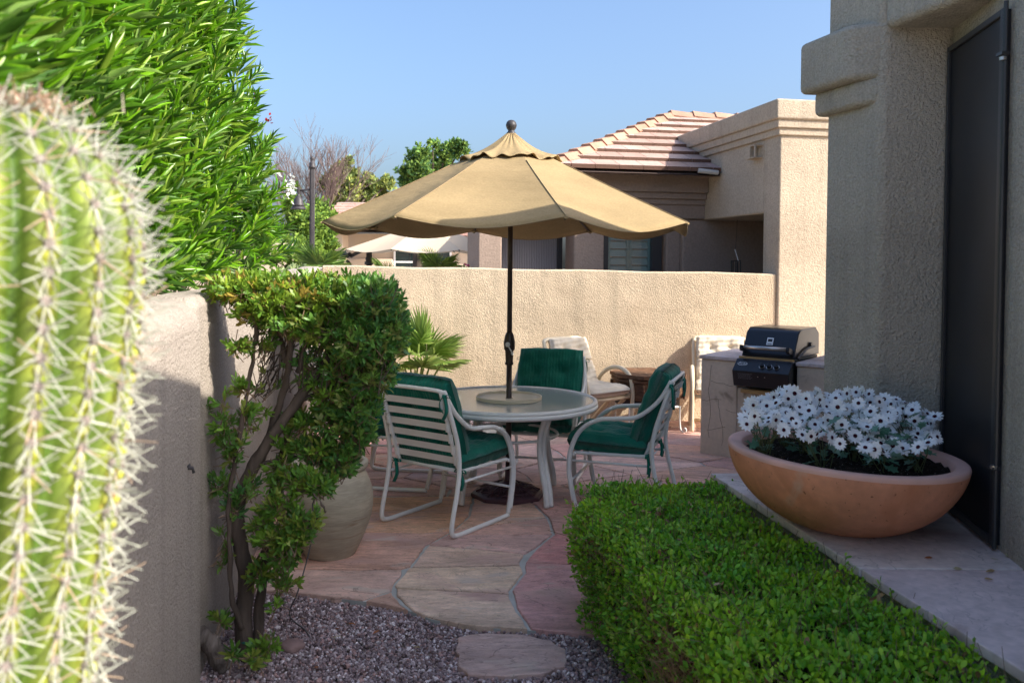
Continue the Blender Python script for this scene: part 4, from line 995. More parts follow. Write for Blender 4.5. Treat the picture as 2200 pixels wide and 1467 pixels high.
for i, p in enumerate(extra):
    dr = ((Vector((0,0,EYE))-p).normalized()*rd.uniform(.2,1)+Vector((rd.uniform(-.8,.6),rd.uniform(-.5,.4),rd.uniform(.1,.9)))).normalized()
    M4 = Matrix.Translation(p-base) @ (dr.to_track_quat('Z','Y') @ Quaternion((0,0,1), rd.uniform(0,6))).to_matrix().to_4x4(); b0 = len(evs); me = pm[i%4]
    evs += [M4 @ v.co for v in me.vertices]; efs += [tuple(k+b0 for k in q.vertices) for q in me.polygons]
    cvs.lathe([(0,.003),(.0078,.003),(.0075,.007),(0,.0085)], 8, M=M4)
tag(link_mesh('flowers_behind', evs, efs, M['petal'], ds), kind='stuff'); tag(cvs.build('centres_behind', M['eye'], ds), kind='stuff')
heads += [(p,0,0) for p in extra]
sp0, sp1 = [], []
for p, px, py in heads:
    r_ = min(roots, key=lambda q: (q.xy-p.xy).length+rd.uniform(0,.12)); a = r_+Vector((rd.uniform(-.02,.02),rd.uniform(-.02,.02),0)); mid = a.lerp(p,.55)+Vector((rd.uniform(-.015,.015),rd.uniform(-.015,.015),.02))
    sp0 += [a-base, mid-base]; sp1 += [mid-base, p-base-(p-mid).normalized()*.004]
sticks('stems', sp0, sp1, .0016, .0014, mat('flower_stem', (.10,.115,.045), .7), ds, seg=5)
V2 = ([], []); lp, la, lu = [], [], []
for r_ in roots:
    for k in range(20):
        z = rd.uniform(.05,.20); a = rd.uniform(0,6.28); lp.append((r_-base+Vector((math.cos(a)*.012,math.sin(a)*.012,z)))[:]); la.append((math.cos(a),math.sin(a),rd.uniform(-.5,.8))); lu.append((0,0,1))
nL = len(lp)
T_LOBE = (np.array([[0,0,0],[-.12,.3,0],[.12,.3,0],[-.5,.45,.05],[.5,.45,.05],[-.26,.58,.0],[.26,.58,.0],[-.42,.82,.03],[.42,.82,.03],[-.15,.85,-.02],[.15,.85,-.02],[0,1.05,-.08],[0,.5,-.03]]),
          [(0,2,12,1),(1,12,5,3),(2,4,6,12),(5,12,9,7),(12,6,8,10),(12,10,11,9)])
leaves('leaves', np.array(lp), np.array(la), rng.uniform(.05,.085,nL), rng.uniform(.035,.05,nL), pick([(.10,.24,.15),(.15,.30,.20),(.08,.20,.12),(.22,.36,.28)], nL), T_LOBE, M['leaf'], ds, up=np.array(lu))

# ---------------------------------------------------------------- big ceramic pot
PX, PY = -1.045, 5.02
pt = thing('ceramic_pot', 'large bulging grey brown stoneware pot behind the leaning shrub', 'pot', (PX,PY,0))
mb = MB(); pr = spline([(a,0,b) for a,b in [(.14,0),(.15,.01),(.193,.10),(.230,.20),(.247,.29),(.244,.37),(.221,.44),(.200,.485),(.202,.497),(.215,.507),(.219,.53),(.213,.542),(.193,.544),(.184,.53),(.182,.50),(.195,.43)]], 3)
mb.lathe([(p.x,p.z) for p in pr], 56); mb.build('pot_body', M['glaze'], pt, smooth=True)
mb = MB(); mb.lathe([(0,.44),(.19,.445)], 32); mb.build('soil', M['earth'], pt)

# ---------------------------------------------------------------- street lamp beyond the wall
DL = 14.0
sp = thing('street_lamp', 'dark fluted lamp post with hanging bell lantern beside the oleander', 'street lamp', (P(670.5,500,DL).x,DL,0))
Lz = lambda py: P(670,py,DL).z
mb = MB(); rp_ = .042; n = 24
vs = []; zz = [-.2, Lz(362)]
for z in zz:
    for k in range(n): r = rp_*(1 if k%2 else .84); vs.append((r*math.cos(2*math.pi*k/n), r*math.sin(2*math.pi*k/n), z))
mb.add(vs, [(k,(k+1)%n,(k+1)%n+n,k+n) for k in range(n)]); mb.build('post', M['lamp_metal'], sp)
z0 = Lz(362); mb = MB(); mb.lathe([(.0,0),(.055,0),(.058,.03),(.045,.04),(.05,.075),(.045,.09),(.03,.10),(.026,.13),(.04,.15),(.03,.18),(0,.20)], 16, (0,0,z0)); mb.build('post_cap', M['lamp_metal'], sp, smooth=True)
lx = P(641,410,DL).x-P(670.5,410,DL).x
mb = MB(); mb.tube([(0,0,Lz(407)),(lx+.01,0,Lz(410))], .014, 8); mb.tube(spline([(-.01,0,Lz(432)),(lx*.4,0,Lz(415)),(lx*.75,0,Lz(412))], 5), .010, 8); mb.build('arm', M['lamp_metal'], sp, smooth=True)
mb = MB(); zb = Lz(440); mb.lathe([(.028,.30),(.028,.22),(.018,.20),(.018,.165),(.04,.15),(.05,.13),(.072,.10),(.082,.04),(.088,.02),(.10,0),(.075,-.0)], 20, (lx,0,zb-.02)); ln = mb.build('lantern', M['lamp_metal'], sp, smooth=True)
mb = MB(); mb.lathe([(.085,.0),(.12,-.04),(.128,-.055),(.0,-.05)], 20, (lx,0,zb-.02)); mb.build('shade', M['lamp_metal'], ln, smooth=True)

# ---------------------------------------------------------------- second umbrella beyond the wall
D2 = 13.5; ax = P(915,480,D2)
u2 = thing('cantilever_umbrella', 'pale beige cantilever umbrella open in the yard beyond the wall', 'umbrella', (ax.x,D2,0))
zt = P(915,478,D2).z; ze = P(915,538,D2).z
vs, fs = canopy(.02, 1.28, zt, ze, 10, 8, .05, .0, 9, rot=R(28), sides=8); cn2 = link_mesh('canopy', vs, fs, M['canvas_pale'], u2, smooth=False)
q0 = P(793,530,D2-.2); mb = MB(); bx_ = q0.x-ax.x
mb.tube([(bx_,-.2,0),(bx_,-.2,q0.z)], .045, 12); mb.lathe([(.045,0),(.07,.01),(.07,.05),(.05,.06),(.06,.10),(.045,.12)], 12, (bx_,-.2,q0.z-.28)); mb.lathe([(0,0),(.05,0),(.05,.03),(0,.03)], 12, (bx_,-.2,q0.z)); mb.build('mast', M['black_metal'], u2, smooth=True)
mb = MB(); a = P(800,527,D2)-ax; b = P(752,551,D2)-ax; a.z += ax.z; b.z += ax.z
mb.tube([a,b], .028, 8); c = P(744,553,D2)-ax; c.z += ax.z
mb.tube(spline([b, c+Vector((0,0,.05)), c+Vector((-.07,0,-.03)), c+Vector((-.06,0,-.16))], 4), [.05,.05,.05,.055,.06,.055,.05,.045,.04,.035,.03,.03,.03][:13], 8)
mb.tube(spline([c+Vector((0,0,-.05)), c+Vector((.05,0,-.1)), c+Vector((.1,0,-.25))], 4), .025, 8); mb.build('crank_arm', M['black_metal'], u2, smooth=True)
for k in range(8):
    aa = R(28)-math.pi/2+k*math.pi/4; mb = MB(); mb.tube([(0,0,zt-.03),(1.26*math.cos(aa),1.26*math.sin(aa),ze-.012)], .010, 6); mb.build('rib', M['dark_frame'], u2)

# ---------------------------------------------------------------- small things in the bed
def rockm(name, c, s, seed, m, label, cat):
    bm = bmesh.new(); bmesh.ops.create_icosphere(bm, subdivisions=3, radius=1); rr = random.Random(seed); ph = [rr.uniform(0,6) for _ in range(6)]
    for v in bm.verts:
        k = 1+.10*math.sin(v.co.x*3+ph[0])*math.cos(v.co.y*3+ph[1])+.06*math.sin(v.co.z*5+ph[2]+v.co.x*4); v.co = Vector((v.co.x*s[0]*k, v.co.y*s[1]*k, v.co.z*s[2]*k))
    me = bpy.data.meshes.new(name); bm.to_mesh(me); bm.free(); me.polygons.foreach_set('use_smooth', [True]*len(me.polygons)); me.materials.append(m)
    o = bpy.data.objects.new(name, me); C.objects.link(o); o.location = c; tag(o, label, cat)
c = G(628,1388,0); rockm('rock', (c.x,c.y,.0), (.052,.045,.032), 3, M['rock'], 'rounded reddish rock lying in the gravel by the shrub base', 'rock')
mb = MB(); a, b = P(425,1362,3.52), G(478,1432,-.01)
pts = spline([a, a.lerp(b,.35)+Vector((.01,0,.018)), a.lerp(b,.7)+Vector((.005,0,.01)), b], 5); n = len(pts)
mb.tube(pts, [.038+.004*math.sin(i*1.3) for i in range(n)], 14); lg = mb.build('stump', M['log'], smooth=True); tag(lg, 'short grey sawn stump leaning against the left wall base', 'stump')
mb = MB(); mb.tube(spline([P(870,1010,4.3)*1.0, P(688,1060,4.3), P(676,1130,4.25), P(660,1200,4.2), P(640,1270,4.12), G(622,1320,.0), G(655,1352,-.005), G(668,1372,-.008)], 6)[6:], .0035, 6)
tag(mb.build('irrigation_tube', M['rope'], smooth=True), 'thin dark irrigation tube rising from the gravel in front of the pot', 'tube')
# fallen leaves
lit = [(750,1345),(735,1352),(745,1335),(700,1440),(720,1345),(1170,1100),(2140,0)]
pp_ = np.array([G(x,y,-.010)[:] for x,y in [(748,1338),(732,1350),(800,1362),(690,1432),(712,1370),(906,1392),(640,1330),(1150,1405),(1085,1128),(1240,1440),(1330,1432),(860,1430)]]+[G(x,y,.626)[:] for x,y in [(2117,1228),(2135,1245),(1985,1198),(2068,1222),(2150,1205),(2160,1195)]])
tag(leaves('fallen_leaves', pp_, np.column_stack([rng.normal(size=len(pp_)), rng.normal(size=len(pp_))*.4, rng.uniform(0,.15,len(pp_))]), rng.uniform(.03,.05,len(pp_)), .013, pick([(.45,.30,.14),(.35,.13,.05),(.5,.42,.25)], len(pp_)), T_OVAL, M['leaf'], up=np.tile([[0,0,1.]],(len(pp_),1))), 'scattered dry fallen leaves on the gravel and the stone ledge', 'leaves', kind='stuff')

# ================================================================ PLANTS
# ---- columnar cactus right by the camera
ca = thing('columnar_cactus', 'tall spiny ribbed columnar cactus close up at the left edge', 'cactus', (-.60,1.02,0))
def cax(z):                                       # axis offset of the stem at height z
    return -.050*max(0,(1.75-z)/.5)**1.2*(1 if z > 1.0 else 1)*min(1,1) if z > 1.1 else -.050*((1.75-1.1)/.5)**1.2-.02*(1.1-z)
NR, AR = 17, 8; rows = [(-.05+i*.02) for i in range(94)]+[1.84+i*.004 for i in range(10)]
ZT = 1.878
def crad(z):
    t = max(0,(z-1.64)/(ZT-1.64)); r = .160*math.sqrt(max(0,1-t**2.6)); b = .9+.1*min(1,max(0,(z-.9)/.8)); return max(r*b, .002)
vs, fs, cols = [], [], []
for z in rows:
    z = min(z, ZT-.0005); r = crad(z)
    for k in range(NR*AR):
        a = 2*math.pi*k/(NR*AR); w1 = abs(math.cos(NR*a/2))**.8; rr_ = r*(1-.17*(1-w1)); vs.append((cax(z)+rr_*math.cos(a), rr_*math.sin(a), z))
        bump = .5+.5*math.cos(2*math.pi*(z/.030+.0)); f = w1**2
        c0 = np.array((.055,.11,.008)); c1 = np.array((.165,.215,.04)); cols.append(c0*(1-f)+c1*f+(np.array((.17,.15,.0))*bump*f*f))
m_ = NR*AR
for j in range(len(rows)-1):
    for k in range(m_): fs.append((j*m_+k, j*m_+(k+1)%m_, (j+1)*m_+(k+1)%m_, (j+1)*m_+k))
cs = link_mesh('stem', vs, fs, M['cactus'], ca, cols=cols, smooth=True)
p0, p1, c_, ap = [], [], [], []
rc = random.Random(8)
for k in range(NR):
    a = 2*math.pi*k/NR
    z = .05+(k%2)*.015
    while z < ZT-.012:
        r = crad(z); n_ = Vector((math.cos(a), math.sin(a), 0)); dz = (crad(z+.004)-crad(z-.004))/.008; n_ = Vector((math.cos(a), math.sin(a), -dz)).normalized()
        p = Vector((cax(z), 0, z))+Vector((r*math.cos(a), r*math.sin(a), 0)); ap.append((p, n_))
        t1 = n_.cross(Vector((0,0,1))).normalized(); t2 = n_.cross(t1)
        if z > 1.05 and (n_.y < .35): cnt = 12
        elif z > 1.0: cnt = 5
        else: cnt = 6
        for i in range(cnt):
            q = 2*math.pi*i/cnt+rc.uniform(-.3,.3); o_ = rc.uniform(.2,.75) if i%4 else rc.uniform(.9,1.6); l = rc.uniform(.024,.042)*(1.35 if o_ > .85 else 1)
            d = (t1*math.cos(q)+t2*math.sin(q)+n_*o_).normalized(); d.z += -.08
            p0.append((p-n_*.001)[:]); p1.append((p+d*l)[:]); f = rc.uniform(.75,1.1); c_.append((.43*f,.43*f,.36*f) if rc.random() < .94 else (.5*f,.36*f,.26*f))
        z += .030
spn = sticks('spines', p0, p1, .0012, .0007, M['spine'], ca, col=np.array(c_), seg=4)
tag(spn, kind='stuff'); mb = MB()
for p, n_ in ap:
    if p.z > 1.0 and n_.y < .4:
        mb.lathe([(0,-.003),(.0065,-.001),(.006,.003),(0,.005)], 7, M=Matrix.Translation(p) @ n_.to_track_quat('Z','Y').to_matrix().to_4x4())
tag(mb.build('areoles', M['areole'], ca), kind='stuff')
mb = MB()                                          # swollen yellow green tubercles under the areoles
for p, n_ in ap:
    if p.z > 1.0 and n_.y < .4:
        q = p-n_*.004+Vector((0,0,-.013)); mb.lathe([(0,-.006),(.0065,-.003),(.0085,.001),(.006,.005),(0,.0075)], 8, M=Matrix.Translation(q) @ n_.to_track_quat('Z','Y').to_matrix().to_4x4())
tag(mb.build('tubercles', mat('tubercle', (.33,.34,.05), .5), ca, smooth=True), kind='stuff')
# woolly crown at the top
tp = np.array([(cax(1.9)+rc.gauss(0,.035), rc.gauss(0,.035), ZT-.012+rc.uniform(0,.012)) for _ in range(500)])
cw = sticks('crown_wool', tp, tp+np.array([(rc.gauss(0,.015), rc.gauss(0,.015), rc.uniform(.008,.022)) for _ in range(500)]), .0013, .0006, M['spine'], ca, col=pick([(.36,.24,.17),(.48,.43,.34),(.28,.15,.09)], 500), seg=3); tag(cw, kind='stuff')

# ---- oleander mass beyond the left wall
ol = thing('oleander', 'huge bright green oleander overhanging the left garden wall', 'shrub', (-2.2,5.0,0)); ob = Vector((-2.2,5.0,0))
dep = lambda px: np.interp(px, [-60,0,150,300,450,550,640], [1.35,1.55,2.35,3.1,4.3,5.5,6.9])
BY_ = [-60,0,70,130,200,330,400,440,480,540,600]; BX_ = [500,512,540,525,555,595,608,606,632,625,560]
tips, dirs, scl = [], [], []
ro_ = random.Random(31); n_sh = 0
while n_sh < 1080:
    px = ro_.uniform(-60,660); py = ro_.uniform(-420,640); bx = np.interp(py, BY_, BX_)+(20 if py < 340 else 9)*math.sin(py*.07)*math.sin(py*.023+1)+ro_.uniform(-10,20) if py > -60 else 500+(-60-py)*-.25
    if px > bx-8: continue
    if px < 470 and py > 600: continue
    if px > 470 and py > 575: continue
    edge = px > bx-60
    back = 0 if edge else ro_.random()**2*1.1
    d = dep(px)+back+ro_.uniform(-.12,.12); p = P(px, py, d); p.x -= back*.3
    wallx = -.88-.135*(p.y-.9)
    if p.z < 1.62 or (p.x > wallx+.35 and p.y < 3): continue
    if p.x-wallx > 0 and p.z-.7*(p.x-wallx) < 1.68: continue
    lean = Vector((.95+ro_.uniform(-.6,.5), -.18+ro_.uniform(-.4,.35), 1.0))
    if py > 480: lean.z = .45; lean.x += .2
    tips.append(p); dirs.append(lean.normalized()); n_sh += 1
lp, la, lL, lu, s0, s1 = [], [], [], [], [], []
for p, d in zip(tips, dirs):
    ln_ = ro_.uniform(.34,.55); nw = int(ln_/.031); b = p-d*ln_
    s0.append((b-ob)[:]); s1.append((p-d*.02-ob)[:])
    t1 = d.cross(Vector((.3,1,.1))).normalized(); t2 = d.cross(t1)
    for i in range(nw):
        t = (i+1)/nw; c = b+d*(ln_*t); q0 = i*1.05+ro_.uniform(-.2,.2); near_tip = t > .8
        for k in range(3):
            if not near_tip and ro_.random() < .12: continue
            q = q0+k*2.094; spread = .42+.5*(1-t)+ro_.uniform(-.2,.35)
            v = (d+(t1*math.cos(q)+t2*math.sin(q))*spread*.95).normalized()
            lp.append((c-ob)[:]); la.append(v[:]); lL.append(ro_.uniform(.10,.185)*(1-.35*max(0,(t-.8)/.2))); lu.append(d[:])
lL = np.array(lL)
leaves('foliage', np.array(lp), np.array(la), lL, lL*rng.uniform(.09,.14,len(lL)), pick([(.14,.33,.012),(.19,.42,.014),(.09,.22,.015),(.30,.47,.05),(.12,.30,.02),(.06,.15,.02),(.26,.42,.09)], len(lL), .18), T_LANCE, M['leaf_glossy'], ol, up=np.array(lu))
s0, s1 = np.array(s0), np.array(s1)
tw_ = s0+np.array([(-.30,.25,-.40)])+rng.normal(size=s0.shape)*.1
sticks('stems', s0, s1, .0042, .0028, mat('oleander_stem', (.36,.40,.06), .6), ol, seg=5)
sticks('lower_stems', tw_, s0, .004, .003, mat('old_stem', (.09,.12,.04), .8), ol, seg=5)
tk0, tk1 = [], []
for i in range(26):
    y = 1.2+i*.24; b = Vector((-1.45-.14*y-ro_.uniform(0,.35), y, -.1)); t_ = Vector((b.x+ro_.uniform(.0,.5), y+ro_.uniform(-.2,.4), ro_.uniform(1.8,2.6))); tk0.append((b-ob)[:]); tk1.append((t_-ob)[:])
sticks('trunk', tk0, tk1, .022, .008, M['bark'], ol, seg=6)
# blossoms
def blossom(name, px, py, d, n, r, size, col, parent, ob_):
    c = P(px,py,d)-ob_; pos = c+Vector((0,0,0)); pos = np.array(pos)[None]+rng.normal(size=(n,3))*r
    return leaves(name, pos, rand_dirs(n), size, size*.7, pick([col], n, .08), T_OVAL, M['leaf'], parent)
blossom('white_blossom', 623, 392, 6.3, 26, .028, .035, (.85,.85,.8), ol, ob); blossom('white_blossom', 622, 412, 6.3, 22, .024, .035, (.85,.85,.8), ol, ob)
for x, y in ((549,200),(576,256)): blossom('red_bud', x, y, 5.6, 10, .010, .022, (.45,.02,.03), ol, ob)

# ---- leaning clipped shrub (small tree) by the wall
sb = thing('leaning_shrub', 'leaning clipped shrub with dark bare trunks and a flat leafy crown', 'shrub', tuple(G(530,1395,0))); so_ = sb.location.copy()
D0 = 3.80
trunks = [([(532,1420,3.72),(522,1330,3.74),(530,1240,3.76),(512,1150,3.76),(512,1080,3.76),(545,1000,3.78),(590,930,3.8),(640,860,3.84),(690,790,3.88),(740,720,3.92)], .040, .017),
  ([(512,1150,3.76),(520,1060,3.8),(560,985,3.84),(590,900,3.84),(612,830,3.82),(622,770,3.8),(628,690,3.8)], .022,.012),
  ([(552,1415,3.74),(558,1300,3.78),(572,1180,3.82),(580,1080,3.88),(600,1000,3.9),(620,930,3.92),(650,850,3.96)], .024,.012),
  ([(520,1350,3.70),(498,1280,3.68),(494,1180,3.68),(492,1080,3.68),(505,990,3.7),(528,860,3.74),(545,760,3.78),(552,690,3.78)], .012,.008),
  ([(620,800,3.82),(606,740,3.84),(596,680,3.86)], .012,.008), ([(640,800,3.84),(655,740,3.82),(665,670,3.8)], .012,.008),
  ([(640,860,3.84),(690,840,3.9),(740,790,3.95),(780,720,4.0)], .012,.007), ([(545,1000,3.78),(610,985,3.85),(680,975,3.95),(715,950,4.0)], .010,.006),
  ([(530,1240,3.76),(580,1160,3.7),(640,1130,3.66),(690,1110,3.62)], .007,.003), ([(700,1100,3.64),(690,1080,3.64),(672,1060,3.66)], .005,.003)]
mb = MB()
for k, (pts, r0, r1) in enumerate(trunks):
    sp_ = spline([P(*p)-so_ for p in pts], 5); n = len(sp_)
    mb.tube([p+Vector((.003*math.sin(i*1.9+k),0,0)) for i,p in enumerate(sp_)], [r0+(r1-r0)*i/(n-1)+.0015*math.sin(i*1.3+k) for i in range(n)], 10)
mb.build('trunk', M['bark'], sb, smooth=True)
c = P(530,1372,3.74)-so_; mb = MB(); mb.tube([c+Vector((.05*math.cos(q)+.012,.045*math.sin(q),.004*math.sin(q*2))) for q in np.linspace(0,6.28,20)[:-1]], .007, 6, closed=True, flat=1.0); mb.build('tie_tape', M['tape'], sb)
# leaf clumps: (px, py, depth, rx, ry (px), rz depth m, rosettes, tone)
YG, DG, MG = 0, 1, 2
blobs = [(515,620,3.80,75,34,.16,190,YG),(590,640,3.85,85,55,.22,330,YG),(660,640,3.9,85,58,.25,330,YG),(740,640,3.95,80,52,.25,300,MG),(800,655,3.95,70,62,.25,330,DG),(835,710,3.95,42,75,.2,230,DG),
  (780,730,3.9,75,60,.25,280,DG),(700,700,3.85,85,38,.2,200,MG),(620,690,3.8,60,30,.14,70,MG),(540,670,3.75,40,24,.08,30,YG),(800,800,3.95,52,50,.2,140,DG),(770,860,3.95,55,55,.2,120,DG),(720,900,3.95,48,50,.18,90,DG),(770,930,3.95,42,40,.15,70,DG),
  (700,970,3.95,40,40,.15,60,DG),(735,985,3.9,40,40,.12,60,DG),(655,905,3.9,28,26,.1,20,MG),(670,960,3.85,50,22,.1,35,MG),(640,1030,3.75,60,28,.1,50,MG),(690,1040,3.75,40,22,.1,34,MG),(600,1000,3.8,30,30,.1,14,MG),(660,780,3.9,60,50,.1,30,DG),(700,830,3.9,50,60,.14,60,MG),(620,940,3.86,40,60,.1,26,MG),(740,800,3.92,50,60,.16,80,DG),(640,700,3.86,90,30,.15,70,MG),(480,900,3.7,26,60,.06,16,MG),(600,1080,3.7,50,40,.09,30,MG),(650,1120,3.66,50,40,.08,36,MG),(565,850,3.8,40,70,.1,9,MG),
  (520,830,3.75,26,20,.06,12,YG),(530,900,3.75,24,45,.06,16,MG),(500,960,3.72,34,40,.07,22,MG),(510,740,3.75,34,16,.05,10,MG),(560,745,3.78,45,16,.06,14,MG),
  (600,1155,3.62,62,26,.08,46,MG),(560,1120,3.66,30,28,.06,18,MG),(640,1150,3.62,36,20,.06,24,MG),(610,1190,3.64,40,30,.07,30,MG),(560,1230,3.68,36,30,.06,20,MG),(610,1250,3.66,32,24,.06,14,MG),(480,1180,3.72,20,60,.05,10,DG),(470,1040,3.72,32,30,.05,14,DG),(500,1090,3.72,24,40,.05,10,DG),
  (480,1330,3.66,30,22,.05,8,MG),(570,1385,3.62,36,16,.06,12,MG),(500,1405,3.5,16,14,.04,6,MG),(545,1415,3.5,24,12,.05,8,MG),(590,1300,3.64,16,14,.04,4,MG),(530,1050,3.74,40,50,.08,16,DG),(455,870,3.72,10,10,.03,2,MG)]
pal = {YG:[(.20,.33,.03),(.28,.38,.035),(.14,.28,.035),(.36,.27,.05),(.22,.34,.04)], DG:[(.10,.26,.05),(.14,.31,.055),(.19,.34,.06),(.09,.23,.07),(.24,.29,.07)], MG:[(.13,.28,.04),(.18,.33,.04),(.11,.24,.045),(.25,.31,.05)]}
lp, la, lL, lc, t0, t1_ = [], [], [], [], [], []
rb_ = random.Random(12)
for (px,py,d,rx,ry,rz,n,tone) in blobs:
    C0 = P(px,py,d); k = d/F
    for _ in range(int(n*(1.0 if tone == YG else 1.3))):
        v = Vector((rb_.gauss(0,1), rb_.gauss(0,1), rb_.gauss(0,1))).normalized()*(rb_.random()**.42)
        p = C0+Vector((v.x*rx*k, v.y*rz, v.z*ry*k)); p.z = min(p.z, P(700,582,3.9).z)
        out = (v+Vector((0,0,.55))+Vector((rb_.gauss(0,.4),rb_.gauss(0,.4),rb_.gauss(0,.4)))).normalized()
        t0.append((p-out*rb_.uniform(.05,.10)-v*.03-so_)[:]); t1_.append((p-so_)[:])
        a = out.cross(Vector((.2,.9,.3))).normalized(); b = out.cross(a); m = rb_.randint(6,9)
        for i in range(m):
            q = i*2.4+rb_.uniform(-.3,.3); st_ = rb_.uniform(.35,1.1)
            lp.append((p-out*.012*i/m*3-so_)[:]); la.append((out+(a*math.cos(q)+b*math.sin(q))*st_)[:]); lL.append(rb_.uniform(.028,.050)); 
        lc.append(np.repeat(pick(pal[tone],1,.1),m,0)*(1+rng.normal(size=(m,1))*.12))
lL = np.array(lL)
leaves('foliage', np.array(lp), np.array(la), lL, lL*rng.uniform(.26,.36,len(lL)), np.clip(np.vstack(lc),.003,.9), T_OVAL, M['leaf'], sb)
sticks('twigs', t0, t1_, .0022, .0012, M['twig'], sb, seg=4)
# bare tangle of branchlets inside the crown
bt0, bt1 = [], []
for _ in range(420):
    px, py = rb_.uniform(540,830), rb_.uniform(640,860); p = P(px,py,rb_.uniform(3.78,4.05)); q = p+Vector((rb_.uniform(-.02,.09),rb_.uniform(-.06,.06),rb_.uniform(.03,.16))); bt0.append((p-so_)[:]); bt1.append((q-so_)[:])
sticks('branchlets', bt0, bt1, .003, .0015, M['bark'], sb, seg=4)

# ---- clipped box hedge in front of the ledge
hg = thing('hedge', 'low clipped green hedge running along the stone ledge', 'hedge', (.7,3.3,0)); ho = Vector((.7,3.3,0))
def hx0(y): return np.interp(y, [1.5,2.4,2.9,3.5,4.05,4.25,4.38], [.66,.60,.52,.42,.30,.36,.55])
def hx1(y): return 1.035+.159*(4.45-y)+.0
HZ = .585
def hedge_pts(n, inner=0.0):
    P_, N_ = [], []; rh = random.Random(3+int(inner*100))
    while len(P_) < n:
        y = 1.55+2.83*rh.random()**.85; x0, x1 = float(hx0(y)), hx1(y); face_ = rh.random()
        bx_ = .012*math.sin(y*17)+.015*math.sin(y*7+1); dpt = rh.random()**1.5*.10+inner
        if face_ < .60:
            x = x0+(x1-x0-.02)*rh.random(); e_ = min(x-x0, 4.38-y); rd_ = -.06*max(0,1-e_/.07)**2
            z = HZ+.012*math.sin(x*13+y*9)+.012*math.sin(y*21)+rd_-dpt*.8; nn = (0,-.05,1)
        elif face_ < .87:
            z = rh.uniform(.03,HZ-.01); x = x0+bx_+.02*math.sin(z*14+y*6)+dpt+.05*max(0,(z-HZ+.06)/.06)+(.04*(1-z/HZ) if z < .2 else 0); nn = (-1,-.15,.35)
            if rh.random() < .22 and math.sin(y*9+z*13)*math.sin(z*17-y*5) > .1: continue
            if abs(y-2.88) < .13 and z < .42 and rh.random() < .55: continue
        else:
            x = x0+(x1-x0)*rh.random(); z = rh.uniform(.1,HZ); y = 4.38-dpt; nn = (0,1,.2)
        P_.append((x,y,z)); N_.append(nn)
    return np.array(P_), np.array(N_)
hp, hn = hedge_pts(46000); N = len(hp)
# tie colour to broad patches so that light and dark clumps show
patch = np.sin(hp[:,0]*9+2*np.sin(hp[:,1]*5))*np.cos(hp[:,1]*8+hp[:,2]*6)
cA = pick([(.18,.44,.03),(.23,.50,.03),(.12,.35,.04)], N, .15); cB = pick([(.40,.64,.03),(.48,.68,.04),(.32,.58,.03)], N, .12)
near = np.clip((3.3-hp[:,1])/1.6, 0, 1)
t = np.clip(.30+.42*patch+rng.normal(size=N)*.28+.40*near-.35*(hn[:,0] < -.5), 0, 1)[:,None]; hc = cA*(1-t)+cB*t  # side face darkened, near end lightened: shade and light put into leaf colour
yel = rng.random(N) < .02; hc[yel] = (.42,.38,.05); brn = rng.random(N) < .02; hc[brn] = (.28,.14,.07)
ax_ = hn*.28+rng.normal(size=(N,3))*.62; ax_[:,2] += .22
lL = rng.uniform(.016,.034,N)
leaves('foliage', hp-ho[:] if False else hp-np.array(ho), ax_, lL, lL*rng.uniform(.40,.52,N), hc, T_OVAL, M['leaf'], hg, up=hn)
sh_p, sh_a, k0, k1 = [], [], [], []
for _ in range(420):                                # stray shoots standing proud of the clipped top
    i = random.randrange(N); b0 = hp[i]-np.array(ho); v = hn[i]*1.0+np.array([random.gauss(0,.35),random.gauss(0,.35),.5]); v /= np.linalg.norm(v); l = random.uniform(.03,.075); k0.append(b0-v*.02); k1.append(b0+v*l)
    for j in range(6): sh_p.append(b0+v*l*(.3+.14*j)); sh_a.append(v*.7+rng.normal(size=3)*.5)
shs = sticks('shoots', k0, k1, .0011, .0008, M['twig'], hg, seg=3)
leaves('shoot_leaves', np.array(sh_p), np.array(sh_a), rng.uniform(.016,.03,len(sh_p)), .0105, pick([(.30,.52,.06),(.20,.42,.05),(.38,.56,.08)], len(sh_p)), T_OVAL, M['leaf'], hg)
tag(shs, kind='stuff'); dl = []
for cx_, cy_ in ((1358,1080),(1403,1098),(1415,1100),(1490,1090),(1605,1122),(1880,1290),(1560,1260)):
    c_0 = G(cx_,cy_,HZ+.012); dl += [(c_0.x+random.gauss(0,.012)-ho.x, c_0.y+random.gauss(0,.014)-ho.y, c_0.z+random.uniform(-.01,.008)) for _ in range(7)]
leaves('dead_leaves', np.array(dl), rand_dirs(len(dl)), .028, .015, pick([(.40,.22,.10),(.52,.36,.20),(.30,.14,.08)], len(dl)), T_OVAL, M['leaf'], hg)
ip, in_ = hedge_pts(5200, .09); sticks('twigs', ip-np.array(ho), ip-np.array(ho)+in_*.075+rng.normal(size=ip.shape)*.035, .0016, .001, M['twig'], hg, seg=3)
bare = []; 
for _ in range(900):
    y = 2.88+random.gauss(0,.10); z = random.uniform(.08,.46); x = float(hx0(y))+random.uniform(0,.08); bare.append((x,y,z))
bare = np.array(bare)-np.array(ho); sticks('bare_twigs', bare, bare+rng.normal(size=bare.shape)*.03+np.array([(-.01,0,.05)]), .0014, .0008, mat('dry_twig', (.30,.20,.11), .9), hg, seg=3)
mb = MB(); k = 10
for i in range(k+1):
    pass
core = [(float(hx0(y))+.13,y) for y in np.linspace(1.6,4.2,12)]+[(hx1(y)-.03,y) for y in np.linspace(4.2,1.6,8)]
core = [(x-ho.x,y-ho.y) for x,y in core]; mb.prism(core, -.03, HZ-.12); mb.build('shade_core', mat('hedge_core', (.022,.026,.010), 1, 0, bump=[('noise',60,1,.03)], var=[(30,.5)]), hg)  # solid dark core stands in for the shade between the leaves

